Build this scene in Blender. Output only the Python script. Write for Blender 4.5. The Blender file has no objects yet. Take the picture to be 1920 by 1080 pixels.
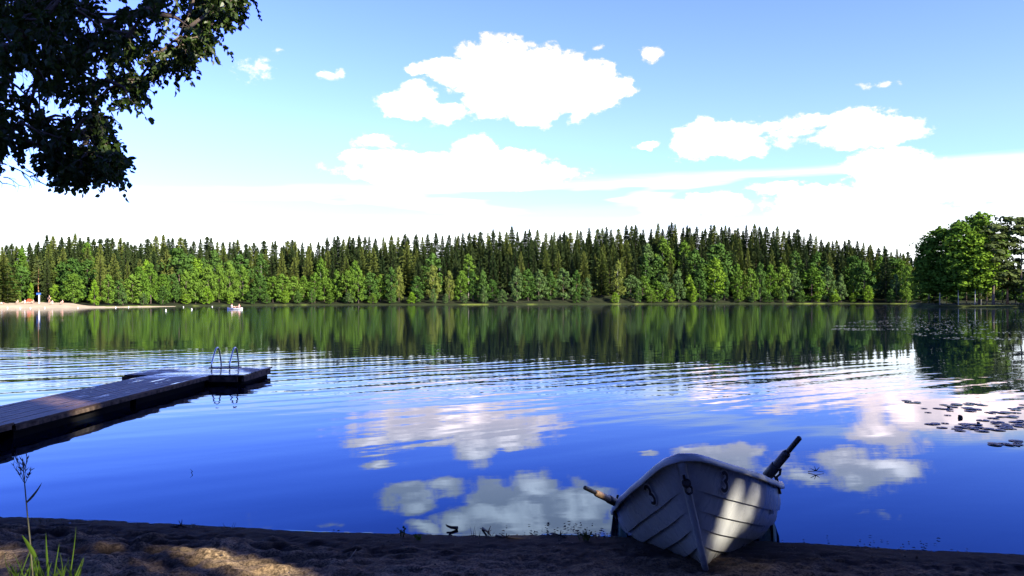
import bpy, bmesh, math, random
import numpy as np
from mathutils import Vector, Matrix
from mathutils import noise as mnoise

rad = math.radians
scene = bpy.context.scene
COL = scene.collection
F, H0, HOR = 1507.0, 1.7, 562.0          # focal length in photo pixels, eye height, horizon row

# ------------------------------------------------------------------ camera
cam = bpy.data.cameras.new('camera')
cam.sensor_width = 36.0
cam.lens = 36.0 * F / 1920
cam.shift_y = (HOR - 540) / 1920
cam.clip_start, cam.clip_end = 0.05, 6000
camo = bpy.data.objects.new('camera', cam)
COL.objects.link(camo)
camo.location = (0, 0, H0)
camo.rotation_euler = (rad(90), 0, 0)
scene.camera = camo

# ------------------------------------------------------------------ sun, sky, exposure
SUN_AZ, SUN_EL = 130.0, 30.0             # clockwise from the view direction (+Y)
SUNV = Vector((math.sin(rad(SUN_AZ)) * math.cos(rad(SUN_EL)), math.cos(rad(SUN_AZ)) * math.cos(rad(SUN_EL)), math.sin(rad(SUN_EL))))
sun = bpy.data.lights.new('sun', 'SUN')
sun.energy = 4.8
sun.angle = rad(0.5)
sun.color = (1.0, 0.90, 0.74)
suno = bpy.data.objects.new('sun', sun)
COL.objects.link(suno)
suno.rotation_euler = SUNV.to_track_quat('Z', 'Y').to_euler()

scene.view_settings.view_transform = 'Standard'
scene.view_settings.look = 'None'
scene.view_settings.exposure = 1.6
scene.view_settings.gamma = 1.0
scene.cycles.max_bounces = 8
scene.cycles.diffuse_bounces = 2
scene.cycles.glossy_bounces = 4
scene.cycles.transmission_bounces = 4
scene.cycles.caustics_reflective = False
scene.cycles.caustics_refractive = False


class NT:
    """Small helper to write node trees as code."""
    def __init__(self, tree):
        self.t = tree
        tree.nodes.clear()
    def n(self, typ, **kw):
        nd = self.t.nodes.new(typ)
        for k, v in kw.items():
            setattr(nd, k, v)
        return nd
    def put(self, sock, v):
        if hasattr(v, 'links'):
            self.t.links.new(v, sock)
        elif isinstance(v, (tuple, list)) and sock.type == 'RGBA' and len(v) == 3:
            sock.default_value = (*v, 1)
        else:
            sock.default_value = v
    def m(self, op, a, b=None, c=None, clamp=False):
        nd = self.n('ShaderNodeMath', operation=op, use_clamp=clamp)
        for i, v in enumerate((a, b, c)):
            if v is not None:
                self.put(nd.inputs[i], v)
        return nd.outputs[0]
    def v(self, op, a, b=None, out=0):
        nd = self.n('ShaderNodeVectorMath', operation=op)
        self.put(nd.inputs[0], a)
        if b is not None:
            self.put(nd.inputs[1], b)
        return nd.outputs[out]
    def xyz(self, x=0.0, y=0.0, z=0.0):
        nd = self.n('ShaderNodeCombineXYZ')
        for i, q in enumerate((x, y, z)):
            self.put(nd.inputs[i], q)
        return nd.outputs[0]
    def sep(self, v):
        nd = self.n('ShaderNodeSeparateXYZ')
        self.put(nd.inputs[0], v)
        return nd.outputs
    def noise(self, vec, scale=1.0, detail=4.0, rough=0.55, out=0):
        nd = self.n('ShaderNodeTexNoise')
        self.put(nd.inputs['Vector'], vec)
        self.put(nd.inputs['Scale'], scale)
        self.put(nd.inputs['Detail'], detail)
        self.put(nd.inputs['Roughness'], rough)
        return nd.outputs[out]
    def ss(self, val, a, b, lo=0.0, hi=1.0):
        nd = self.n('ShaderNodeMapRange', interpolation_type='SMOOTHSTEP')
        for i, q in enumerate((val, a, b, lo, hi)):
            self.put(nd.inputs[i], q)
        return nd.outputs[0]
    def lin(self, val, a, b, lo=0.0, hi=1.0):
        nd = self.n('ShaderNodeMapRange')
        for i, q in enumerate((val, a, b, lo, hi)):
            self.put(nd.inputs[i], q)
        return nd.outputs[0]
    def mix(self, f, a, b, blend='MIX'):
        nd = self.n('ShaderNodeMix', data_type='RGBA', blend_type=blend)
        self.put(nd.inputs[0], f)
        self.put(nd.inputs[6], a)
        self.put(nd.inputs[7], b)
        return nd.outputs[2]
    def ramp(self, f, stops):
        nd = self.n('ShaderNodeValToRGB')
        r = nd.color_ramp
        while len(r.elements) < len(stops):
            r.elements.new(0.5)
        for e, (p, c) in zip(r.elements, stops):
            e.position = p
            e.color = (*c, 1)
        self.put(nd.inputs[0], f)
        return nd.outputs[0]


world = bpy.data.worlds.new('World')
scene.world = world
world.use_nodes = True
W = NT(world.node_tree)
AZ = lambda px: math.atan((px - 960) / F)
EL = lambda px, py: math.atan((HOR - py) / math.hypot(F, px - 960))
# clouds by compass direction: (photo column, row, half width, half height, weight)
CLOUDS = [
    # the big cumulus
    (935, 140, 85, 62, 1), (1010, 150, 95, 52, 1), (1085, 165, 62, 48, 1), (930, 180, 62, 40, 1), (1000, 195, 50, 40, .95),
    (860, 135, 48, 24, .9), (800, 127, 48, 13, .8), (1135, 140, 22, 20, .75), (1165, 160, 32, 16, .75), (1090, 188, 55, 22, .9),
    # lower left companion
    (782, 180, 40, 26, .85), (760, 200, 55, 20, .8), (830, 208, 60, 17, .6),
    # right pair
    (1345, 262, 85, 36, 1), (1300, 262, 45, 26, .9), (1395, 272, 42, 26, .8), (1610, 240, 62, 36, 1), (1660, 250, 70, 24, .95), (1575, 262, 48, 22, .8),
    (1505, 232, 62, 14, .55), (1445, 236, 30, 12, .5), (1480, 250, 50, 10, .45),
    # long bank in the middle
    (890, 290, 44, 32, 1), (800, 302, 90, 20, .9), (700, 296, 62, 14, .8), (950, 303, 70, 18, .9), (860, 325, 220, 24, .9),
    # right lower bank
    (1650, 310, 80, 30, .9), (1760, 340, 180, 30, .85), (1860, 350, 110, 34, .9), (1600, 380, 170, 34, .8), (1340, 385, 60, 24, .7), (1450, 350, 60, 12, .6),
    (1222, 97, 22, 9, .8), (705, 263, 40, 12, .75), (1207, 269, 22, 8, .7),
    # clouds higher than the frame, seen only mirrored in the water near the boat
    (900, -120, 190, 50, .9), (1150, -140, 160, 46, .9), (1500, -120, 150, 40, .6), (500, -160, 160, 40, .6),
]
WISPS = [(1222, 95, 34, 16, 1), (620, 142, 26, 16, .8), (470, 130, 50, 30, .5), (1660, 153, 46, 13, .6), (525, 100, 30, 9, .5), (830, 212, 80, 26, .8), (1480, 245, 70, 34, .8), (1400, 225, 40, 14, .6), (1120, 88, 20, 9, .5), (1540, 265, 60, 16, .8), (700, 265, 70, 20, .8), (1345, 285, 110, 18, .8)]
gen = W.n('ShaderNodeTexCoord').outputs['Generated']
gx, gy, gz = W.sep(W.v('NORMALIZE', gen))
az = W.m('ARCTAN2', gx, gy)
el = W.m('ARCSINE', gz)
p0 = W.xyz(az, el, 0)
# turbulence that tears the outlines (lumps larger across than up)
warpv = W.v('SUBTRACT', W.noise(W.v('MULTIPLY', p0, (1, 1.5, 1)), 14.0, 6.0, 0.6, out=1), (0.5, 0.5, 0.5))
p1 = W.v('ADD', p0, W.v('MULTIPLY', warpv, (0.050, 0.030, 0)))
fine = W.noise(W.v('MULTIPLY', p0, (1, 1.4, 1)), 42.0, 8.0, 0.62)
fld = None
for (cx, cy, rx, ry, wt) in CLOUDS:
    a0, e0 = AZ(cx), EL(cx, cy)
    ra, re = rx / F * math.cos(a0) ** 2, ry / F * math.cos(a0)
    d = W.v('LENGTH', W.v('MULTIPLY', W.v('SUBTRACT', p1, (a0, e0, 0)), (1 / ra, 1 / re, 0)), out=1)
    g = W.m('MULTIPLY_ADD', d, -wt, wt * 1.22)
    fld = g if fld is None else W.m('MAXIMUM', fld, g)
wf = None
for (cx, cy, rx, ry, wt) in WISPS:
    a0, e0 = AZ(cx), EL(cx, cy)
    ra, re = rx / F * math.cos(a0) ** 2, ry / F * math.cos(a0)
    d = W.v('LENGTH', W.v('MULTIPLY', W.v('SUBTRACT', p1, (a0, e0, 0)), (1 / ra, 1 / re, 0)), out=1)
    g = W.m('MULTIPLY', W.m('SUBTRACT', 1.15, d), wt)
    wf = g if wf is None else W.m('MAXIMUM', wf, g)
wisp = W.m('MULTIPLY', W.ss(W.m('ADD', wf, W.m('MULTIPLY', W.m('SUBTRACT', fine, 0.55), 2.6)), 0.10, 1.0), 0.8)
wisp = W.m('MULTIPLY', wisp, W.ss(wf, 0.0, 0.25))
fld2 = W.m('ADD', fld, W.m('MULTIPLY', W.m('SUBTRACT', fine, 0.52), 1.35))
cum = W.m('MAXIMUM', W.ss(fld2, 0.0, 0.50), wisp)
core = W.ss(fld, 0.1, 1.1)
# the thin white layer low over the horizon, its upper edge rising to the right
edge = W.m('ADD', W.m('MULTIPLY_ADD', az, 0.037, 0.149), W.m('MULTIPLY', W.m('MULTIPLY', az, az), -0.045))
soft = W.m('MULTIPLY', W.m('SUBTRACT', W.noise(W.v('MULTIPLY', p0, (3.0, 30, 1)), 1.0, 5.0), 0.5), 0.034)
dl = W.m('ADD', W.m('SUBTRACT', edge, el), soft)
lay = W.m('MULTIPLY', W.m('ADD', W.m('MULTIPLY', W.ss(dl, -0.004, 0.014), .6), W.m('MULTIPLY', W.ss(dl, 0.006, 0.045), .4)), W.ss(el, -0.3, -0.02))
gapn = W.noise(W.v('MULTIPLY', p0, (4.0, 26, 1)), 1.0, 3.0)
gap = W.m('MULTIPLY', W.ss(gapn, 0.38, 0.50), W.m('MULTIPLY', W.ss(dl, 0.008, 0.020), W.ss(el, 0.075, 0.105)))
lay = W.m('SUBTRACT', lay, W.m('MULTIPLY', gap, 0.9))
sky = W.n('ShaderNodeTexSky', sky_type='NISHITA')
sky.sun_disc = False
sky.sun_elevation = rad(SUN_EL)
sky.sun_rotation = rad(SUN_AZ)
sky.air_density = 1.0
sky.dust_density = 0.4
sky.ozone_density = 3.0
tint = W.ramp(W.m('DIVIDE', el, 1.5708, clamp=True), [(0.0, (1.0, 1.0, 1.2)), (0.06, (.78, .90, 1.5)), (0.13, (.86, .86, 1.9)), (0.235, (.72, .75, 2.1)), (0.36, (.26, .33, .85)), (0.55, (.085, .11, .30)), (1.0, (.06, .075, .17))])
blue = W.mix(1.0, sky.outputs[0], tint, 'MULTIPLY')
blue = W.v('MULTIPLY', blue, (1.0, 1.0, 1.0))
shade = W.noise(W.v('MULTIPLY', p0, (1, 2.2, 1)), 16.0, 4.0)
cwhite = W.mix(W.m('MULTIPLY', W.ss(shade, 0.40, 0.66), core), (9.0, 6.8, 6.6), (24.0, 16.5, 13.5))
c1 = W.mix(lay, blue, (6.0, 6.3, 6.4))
c2 = W.mix(W.m('MULTIPLY', cum, 0.98), c1, cwhite)
bg = W.n('ShaderNodeBackground')
W.put(bg.inputs['Color'], c2)
bg.inputs['Strength'].default_value = 0.10
wo = W.n('ShaderNodeOutputWorld')
W.put(wo.inputs[0], bg.outputs[0])


# ------------------------------------------------------------------ helpers
def P(px, py, d):
    """The point at depth d that the photo shows at column px, row py."""
    return Vector(((px - 960) / F * d, d, H0 + (HOR - py) / F * d))


def G(px, py, z=0.0):
    d = F * (H0 - z) / (py - HOR)
    return Vector(((px - 960) / F * d, d, z))


def interp(x, pts):
    xs, ys = zip(*pts)
    return float(np.interp(x, xs, ys))


def mat(name, base=(.5, .5, .5), rough=.6, metal=0.0, spec=0.5):
    m = bpy.data.materials.new(name)
    m.use_nodes = True
    t = NT(m.node_tree)
    b = t.n('ShaderNodeBsdfPrincipled')
    o = t.n('ShaderNodeOutputMaterial')
    t.t.links.new(b.outputs[0], o.inputs[0])
    t.put(b.inputs['Base Color'], base)
    b.inputs['Roughness'].default_value = rough
    b.inputs['Metallic'].default_value = metal
    b.inputs['Specular IOR Level'].default_value = spec
    return m, t, b


def plain(name, base, rough=.6, metal=0.0, var=0.25, scale=8.0, bump=0.0, spec=0.5):
    """A coloured surface with a little uneven wear."""
    m, t, b = mat(name, base, rough, metal, spec)
    co = t.n('ShaderNodeTexCoord').outputs['Object']
    nz = t.noise(co, scale, 5.0, 0.6)
    lo = tuple(c * (1 - var) for c in base)
    hi = tuple(min(1, c * (1 + var)) for c in base)
    t.put(b.inputs['Base Color'], t.mix(t.ss(nz, .3, .7), lo, hi))
    if bump:
        bp = t.n('ShaderNodeBump')
        bp.inputs['Distance'].default_value = bump
        t.put(bp.inputs['Height'], t.noise(co, scale * 3, 4.0))
        t.put(b.inputs['Normal'], bp.outputs[0])
    return m


def leafmat(name, a, b_, transl=0.35, scale=0.9, gloss=0.0):
    """Foliage: hue varies from tree to tree and from clump to clump; light shines through."""
    m = bpy.data.materials.new(name)
    m.use_nodes = True
    t = NT(m.node_tree)
    oi = t.n('ShaderNodeObjectInfo').outputs['Random']
    co = t.n('ShaderNodeTexCoord').outputs['Object']
    nz = t.noise(co, scale, 3.0)
    f = t.m('ADD', t.m('MULTIPLY', oi, 0.65), t.m('MULTIPLY', t.ss(nz, .32, .68), 0.4), clamp=True)
    col = t.mix(f, a, b_)
    d = t.n('ShaderNodeBsdfDiffuse')
    tr = t.n('ShaderNodeBsdfTranslucent')
    t.put(d.inputs[0], col)
    t.put(tr.inputs[0], t.mix(1.0, col, (1.0, 1.0, .55), 'MULTIPLY'))
    mx = t.n('ShaderNodeMixShader')
    mx.inputs[0].default_value = transl
    t.t.links.new(d.outputs[0], mx.inputs[1])
    t.t.links.new(tr.outputs[0], mx.inputs[2])
    out = mx.outputs[0]
    if gloss:
        gl = t.n('ShaderNodeBsdfGlossy')
        gl.inputs['Roughness'].default_value = 0.45
        m2 = t.n('ShaderNodeMixShader')
        m2.inputs[0].default_value = gloss
        t.t.links.new(out, m2.inputs[1])
        t.t.links.new(gl.outputs[0], m2.inputs[2])
        out = m2.outputs[0]
    o = t.n('ShaderNodeOutputMaterial')
    t.t.links.new(out, o.inputs[0])
    return m


class MB:
    def __init__(self):
        self.v, self.f, self.mi = [], [], []
    def add(self, vs, fs, mi=0):
        o = len(self.v)
        self.v.extend([tuple(q) for q in vs])
        self.f.extend([tuple(i + o for i in q) for q in fs])
        self.mi.extend([mi] * len(fs))
    def box(self, c, s, rz=0.0, mi=0):
        R = Matrix.Rotation(rz, 3, 'Z')
        vs = [Vector(c) + R @ Vector((sx * s[0] / 2, sy * s[1] / 2, sz * s[2] / 2)) for sx in (-1, 1) for sy in (-1, 1) for sz in (-1, 1)]
        self.add(vs, [(0, 1, 3, 2), (4, 6, 7, 5), (0, 4, 5, 1), (2, 3, 7, 6), (0, 2, 6, 4), (1, 5, 7, 3)], mi)
    def tube(self, pts, rs, n=8, cap=True, mi=0):
        pts = [Vector(p) for p in pts]
        if not isinstance(rs, (list, tuple)):
            rs = [rs] * len(pts)
        rings, up = [], None
        for i, p in enumerate(pts):
            tg = (pts[min(i + 1, len(pts) - 1)] - pts[max(i - 1, 0)])
            tg = tg.normalized() if tg.length > 1e-9 else Vector((0, 0, 1))
            if up is None:
                up = Vector((1, 0, 0)) if abs(tg.x) < .8 else Vector((0, 1, 0))
            a = tg.cross(up)
            a.normalize()
            b = a.cross(tg)
            up = b
            rings.append([p + (a * math.cos(2 * math.pi * k / n) + b * math.sin(2 * math.pi * k / n)) * rs[i] for k in range(n)])
        vs = [q for r in rings for q in r]
        fs = []
        for i in range(len(pts) - 1):
            for k in range(n):
                k2 = (k + 1) % n
                fs.append((i * n + k, i * n + k2, (i + 1) * n + k2, (i + 1) * n + k))
        if cap:
            fs.append(tuple(range(n - 1, -1, -1)))
            fs.append(tuple((len(pts) - 1) * n + k for k in range(n)))
        self.add(vs, fs, mi)
    def mesh(self, name, mats, smooth=False):
        me = bpy.data.meshes.new(name)
        me.from_pydata(self.v, [], self.f)
        for m in (mats if isinstance(mats, (list, tuple)) else [mats]):
            me.materials.append(m)
        if any(self.mi):
            me.polygons.foreach_set('material_index', self.mi)
        if smooth:
            me.polygons.foreach_set('use_smooth', [True] * len(me.polygons))
        me.update()
        return me
    def build(self, name, mats, parent=None, smooth=False, loc=None):
        return link(name, self.mesh(name, mats, smooth), parent, loc)


def link(name, data, parent=None, loc=None):
    o = bpy.data.objects.new(name, data)
    COL.objects.link(o)
    if parent is not None:
        o.parent = parent
    if loc is not None:
        o.location = loc
    return o


def tag(o, label=None, cat=None, group=None, kind=None):
    if label:
        o['label'] = label
    if cat:
        o['category'] = cat
    if group:
        o['group'] = group
    if kind:
        o['kind'] = kind
    return o


def thing(name, label, cat, loc=(0, 0, 0), rz=0.0, group=None):
    o = bpy.data.objects.new(name, None)
    COL.objects.link(o)
    o.location = loc
    o.rotation_euler = (0, 0, rz)
    o.empty_display_size = .2
    return tag(o, label, cat, group)


ORD = ['', 'first', 'second', 'third', 'fourth', 'fifth', 'sixth', 'seventh', 'eighth', 'ninth', 'tenth', 'eleventh', 'twelfth', 'thirteenth', 'fourteenth', 'fifteenth', 'sixteenth', 'seventeenth', 'eighteenth', 'nineteenth', 'twentieth']
TENS = ['', '', 'twenty', 'thirty', 'forty', 'fifty', 'sixty', 'seventy', 'eighty', 'ninety']


def ordinal(n):
    if n <= 20:
        return ORD[n]
    if n >= 100:
        return 'hundred-and-' + (ordinal(n - 100) if n > 100 else 'zeroth')
    t, u = divmod(n, 10)
    return TENS[t][:-1] + 'ieth' if u == 0 else TENS[t] + '-' + ORD[u]


# ------------------------------------------------------------------ water
m = bpy.data.materials.new('lake_water')
m.use_nodes = True
t = NT(m.node_tree)
pos = t.n('ShaderNodeNewGeometry').outputs['Position']
px_, py_, pz_ = t.sep(pos)
# long low ripples that run nearly along x, stronger off the jetty's end, almost still near the bank
sy = t.m('MULTIPLY', t.m('MULTIPLY_ADD', px_, -0.70, py_), 0.82)
sx = t.m('MULTIPLY', t.m('MULTIPLY_ADD', py_, 0.70, px_), 0.82)
r1 = t.noise(t.xyz(t.m('MULTIPLY', sx, 0.10), sy, 0), 1.25, 2.5, 0.5)
wob = t.noise(t.xyz(t.m('MULTIPLY', sx, 0.10), t.m('MULTIPLY', sy, 0.35), 5.0), 1.0, 2.0)
swl = t.m('SINE', t.m('ADD', t.m('MULTIPLY', sy, 7.6), t.m('MULTIPLY', wob, 20.0)))
r1 = t.m('ADD', r1, t.m('MULTIPLY', swl, 0.105))
r2 = t.noise(t.xyz(t.m('MULTIPLY', px_, 0.30), py_, 3.7), 3.4, 2.0, 0.5)
r3 = t.noise(t.xyz(t.m('MULTIPLY', sx, 0.30), sy, 9.1), 0.55, 2.0, 0.5)
patch = t.noise(t.xyz(t.m('MULTIPLY', sx, 0.05), t.m('MULTIPLY', sy, 0.12), 1.0), 1.0, 2.0)
band = t.m('MULTIPLY', t.ss(py_, 11.0, 18.0), t.m('SUBTRACT', 1.0, t.m('MULTIPLY', t.ss(t.m('MULTIPLY_ADD', px_, 0.34, py_), 17.0, 26.5), 0.92)))
amp = t.m('MULTIPLY', t.m('ADD', t.m('MULTIPLY', band, 0.021), 0.0017), t.ss(patch, 0.30, 0.62, 0.25, 1.25))
hgt = t.m('MULTIPLY', amp, t.m('ADD', t.m('MULTIPLY', r1, 1.0), t.m('MULTIPLY', r2, 0.26)))
hgt = t.m('ADD', hgt, t.m('MULTIPLY', r3, t.ss(py_, 14.0, 40.0, 0.0100, 0.002)))
bp = t.n('ShaderNodeBump')
bp.inputs['Strength'].default_value = 1.0
bp.inputs['Distance'].default_value = 1.0
t.put(bp.inputs['Height'], hgt)
fr = t.n('ShaderNodeFresnel')
fr.inputs['IOR'].default_value = 1.23
t.put(fr.inputs['Normal'], bp.outputs[0])
body = t.n('ShaderNodeBsdfDiffuse')
body.inputs[0].default_value = (0.0006, 0.003, 0.012, 1)
gl = t.n('ShaderNodeBsdfGlossy')
t.put(gl.inputs[0], t.mix(t.ss(fr.outputs[0], 0.16, 0.60), (0.26, 0.50, 0.82), (0.90, 0.95, 1.0)))
t.put(gl.inputs['Roughness'], t.ss(py_, 14.0, 60.0, 0.012, 0.045))
t.put(gl.inputs['Normal'], bp.outputs[0])
mx = t.n('ShaderNodeMixShader')
t.put(mx.inputs[0], fr.outputs[0])
t.t.links.new(body.outputs[0], mx.inputs[1])
t.t.links.new(gl.outputs[0], mx.inputs[2])
mo = t.n('ShaderNodeOutputMaterial')
t.t.links.new(mx.outputs[0], mo.inputs[0])
M_water = m
wb = MB()
wb.add([(-900, 3.0, 0), (900, 3.0, 0), (900, 700, 0), (-900, 700, 0)], [(0, 1, 2, 3)])
# the water's edge curls up a few millimetres where it meets the sand
def shore_y(x):
    return 5.80 - 0.111 * x + 0.07 * math.sin(x * 1.3) * math.exp(-abs(x) * .05) + 0.03 * mnoise.noise(Vector((x * 1.7, 0, 0))) + .012 * mnoise.noise(Vector((x * 6, 2, 0)))
row = []
for k in range(900):
    x = -5 + k * .011
    y = shore_y(x)
    hz = .0022 * max(0.0, min(1, -.25 + 2.4 * mnoise.noise(Vector((x * 1.1, 5, 0))) + 1.2 * mnoise.noise(Vector((x * 9, 3, 0)))))
    row += [(x, y + .022 + .006 * mnoise.noise(Vector((x * 8, 9, 0))), .0004), (x, y + .010, .0005 + hz * .35), (x, y - .002, .0005 + hz)]
wb.add(row, [(i * 3 + 1 + j, i * 3 + 4 + j, i * 3 + 3 + j, i * 3 + j) for i in range(899) for j in range(2)])
tag(wb.build('water', M_water), kind='structure', label='calm blue lake mirroring clouds and forest', cat='lake')

# ------------------------------------------------------------------ sand bank in front
def shore_y(x):
    return 5.80 - 0.111 * x + 0.07 * math.sin(x * 1.3) * math.exp(-abs(x) * .05) + 0.03 * mnoise.noise(Vector((x * 1.7, 0, 0))) + .012 * mnoise.noise(Vector((x * 6, 2, 0)))


def sand_z(x, y, detail=True):
    s = shore_y(x) - y
    z = 0.085 * s if s > -0.6 else -0.051 + 0.25 * (s + .6)
    if s > 1.5:
        z = 0.1275 + (s - 1.5) * .12
    if detail and s > -.7:
        k = min(1, max(0.04, (s - .03) / .45))
        lump = mnoise.noise(Vector((x * 1.9, y * 3.0, 4)))
        l2 = mnoise.noise(Vector((x * 5.5, y * 8.0, 1)))
        l3 = mnoise.noise(Vector((x * 17, y * 17, 2)))
        l4 = mnoise.noise(Vector((x * 45, y * 45, 7)))
        left = 1.0 + 1.2 * max(0, min(1, (-0.6 - x) / 1.0))
        l25 = mnoise.noise(Vector((x * 10.5, y * 13.0, 11)))
        z += k * (0.016 * left * lump + 0.016 * left * l2 + 0.016 * left * l25 + 0.011 * l3 + .006 * l4)
        z += (1 - k) * .0025 * l3
    return z


m, t, b = mat('beach_sand', (.3, .22, .14), .95, 0, .15)
pos = t.n('ShaderNodeNewGeometry').outputs['Position']
X, Y, Z = t.sep(pos)
n1 = t.noise(pos, 2.2, 5.0, .6)
n2 = t.noise(pos, 60.0, 4.0, .7)
n3 = t.noise(pos, 14.0, 5.0, .65)
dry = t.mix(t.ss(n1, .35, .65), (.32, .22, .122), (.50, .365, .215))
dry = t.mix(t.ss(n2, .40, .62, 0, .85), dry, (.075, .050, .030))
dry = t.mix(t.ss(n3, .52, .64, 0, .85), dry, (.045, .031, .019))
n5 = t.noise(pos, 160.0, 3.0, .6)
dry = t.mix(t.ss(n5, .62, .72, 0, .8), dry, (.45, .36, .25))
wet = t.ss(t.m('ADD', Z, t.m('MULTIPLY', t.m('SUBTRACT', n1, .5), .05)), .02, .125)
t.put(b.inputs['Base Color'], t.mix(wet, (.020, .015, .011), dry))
t.put(b.inputs['Roughness'], t.lin(wet, 0, 1, .9, .97))
bpn = t.n('ShaderNodeBump')
bpn.inputs['Distance'].default_value = .02
bpn.inputs['Strength'].default_value = 1.0
t.put(bpn.inputs['Height'], t.noise(pos, 95.0, 5.0, .7))
t.put(b.inputs['Normal'], bpn.outputs[0])
M_sand = m
sb = MB()
xs = np.concatenate([np.arange(-9, -5.0, .1), np.arange(-5.0, 4.4, .024), np.arange(4.4, 12, .15)])
ys = np.concatenate([np.arange(3.4, 4.2, .05), np.arange(4.2, 6.8, .02), np.arange(6.8, 9.0, .2)])
vs = [(x, y, sand_z(x, y)) for y in ys for x in xs]
nx = len(xs)
sb.add(vs, [(j * nx + i, j * nx + i + 1, (j + 1) * nx + i + 1, (j + 1) * nx + i) for j in range(len(ys) - 1) for i in range(nx - 1)])
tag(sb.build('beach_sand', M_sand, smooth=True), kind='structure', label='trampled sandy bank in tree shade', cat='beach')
gm = plain('forest_floor', (.07, .075, .035), .95, var=.5, scale=.8)
gb = MB()
gxs = [-400, -60, -25, -14, -9, -4, 0, 4, 8, 12, 18, 30, 60, 400]
gys = [-400, -60, -20, -8, -2, 1, 3.42]
gb.add([(x, y, sand_z(max(-9, min(12, x)), max(y, -6), False) + (.02 if y < 3.4 else -.012)) for y in gys for x in gxs],
       [(j * 14 + i, j * 14 + i + 1, (j + 1) * 14 + i + 1, (j + 1) * 14 + i) for j in range(6) for i in range(13)])
tag(gb.build('ground', gm, smooth=True), kind='structure', label='grassy ground behind the sandy bank', cat='ground')
for side in (-1, 1):                                   # the bank goes on out of the frame on both sides
    eb = MB()
    x0, x1 = (-400, -8.98) if side < 0 else (11.83, 400)
    nsx = 40
    xx = [x0 + (x1 - x0) * (k / nsx) for k in range(nsx + 1)]
    def eshore(x):
        a = shore_y(-9 if side < 0 else 11.85)
        return a + (abs(x) - 9) * .25 if side < 0 else a + (x - 11.8) * .18
    row = []
    for x in xx:
        s = eshore(x)
        row += [(x, s + 3, -.3), (x, s, -.0), (x, s - 1.6, .15), (x, 3.36, max(.23, .2 + .08 * (s - 5)))]
    eb.add(row, [(i * 4 + k, i * 4 + k + 1, i * 4 + 5 + k, i * 4 + 4 + k) for i in range(nsx) for k in range(3)])
    tag(eb.build('bank', gm, smooth=True), kind='structure', label='grassy lake bank beside the sand', cat='bank')

# ------------------------------------------------------------------ far shore terrain
SKY = [(-600, 470), (-200, 465), (0, 474), (60, 462), (90, 447), (150, 452), (250, 460), (310, 451), (420, 457), (480, 468), (520, 463), (600, 460), (650, 455), (700, 450), (800, 449), (900, 444), (960, 441), (1050, 441), (1150, 434), (1300, 431), (1400, 433), (1450, 436), (1500, 446), (1560, 456), (1620, 461), (1660, 470), (1700, 482), (1740, 489), (1900, 490), (2600, 480)]
SHY = [(-900, 590), (-300, 581), (0, 577.3), (200, 576.6), (330, 574.5), (440, 573.3), (600, 572), (960, 571.3), (1300, 570), (1600, 569.5), (1720, 569.8), (2600, 569)]
FRT = [(-600, 515), (0, 515), (200, 515), (300, 500), (420, 500), (500, 506), (700, 505), (900, 512), (1000, 505), (1150, 515), (1250, 512), (1340, 495), (1450, 505), (1600, 500), (1700, 505), (2600, 505)]
SKY = [(a, b - (6 if a < 600 else 7 if a < 850 else 7 if a < 1480 else 6 if a < 1600 else 5)) for a, b in SKY]
shore_d = lambda px: F * H0 / (interp(px, SHY) - HOR)
tipz = lambda px, py, d: H0 + (HOR - py) / F * d
HILL_OFF = 52.0


def terrain_z(px, off):
    if off <= 0:
        return -.5 + .0
    d = shore_d(px) + HILL_OFF
    zh = max(1.6, tipz(px, interp(px, SKY), d) - 17.0)
    k = max(0, min(1, (off - 3) / (HILL_OFF - 3)))
    return .25 + min(off, 8) * .05 + (zh - .65) * k ** 1.25


m, t, b = mat('far_ground', (.05, .06, .03), .95, 0, .1)
pos = t.n('ShaderNodeNewGeometry').outputs['Position']
n1 = t.noise(pos, .06, 4.0)
n2 = t.noise(pos, .5, 4.0)
X, Y, Z = t.sep(pos)
gcol = t.mix(t.ss(n1, .50, .60), (.022, .030, .010), t.mix(t.ss(n2, .35, .65), (.08, .12, .02), (.13, .15, .03)))
dk = t.mix(t.ss(n2, .35, .65), (.011, .016, .007), (.022, .026, .011))
t.put(b.inputs['Base Color'], t.mix(t.ss(Z, .28, .40), gcol, dk))
M_far = m
tb = MB()
cols = list(range(-1800, 3400, 40))
offs = [-6, -.5, 1.5, 4, 8, 16, 26, 38, 52, 80, 160, 400]
for px in cols:
    for off in offs:
        d = shore_d(px) + off + (1.2 * mnoise.noise(Vector((px * .02, 0, 0))) if off < 5 else 0)
        tb.v.append(((px - 960) / F * d, d, terrain_z(px, min(off, 90)) if off > 0 else -.6))
no = len(offs)
tb.f = [(i * no + k, (i + 1) * no + k, (i + 1) * no + k + 1, i * no + k + 1) for i in range(len(cols) - 1) for k in range(no - 1)]
tb.mi = [0] * len(tb.f)
tag(tb.build('terrain', M_far, smooth=True), kind='structure', label='wooded hillside across the lake', cat='hillside')

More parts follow.
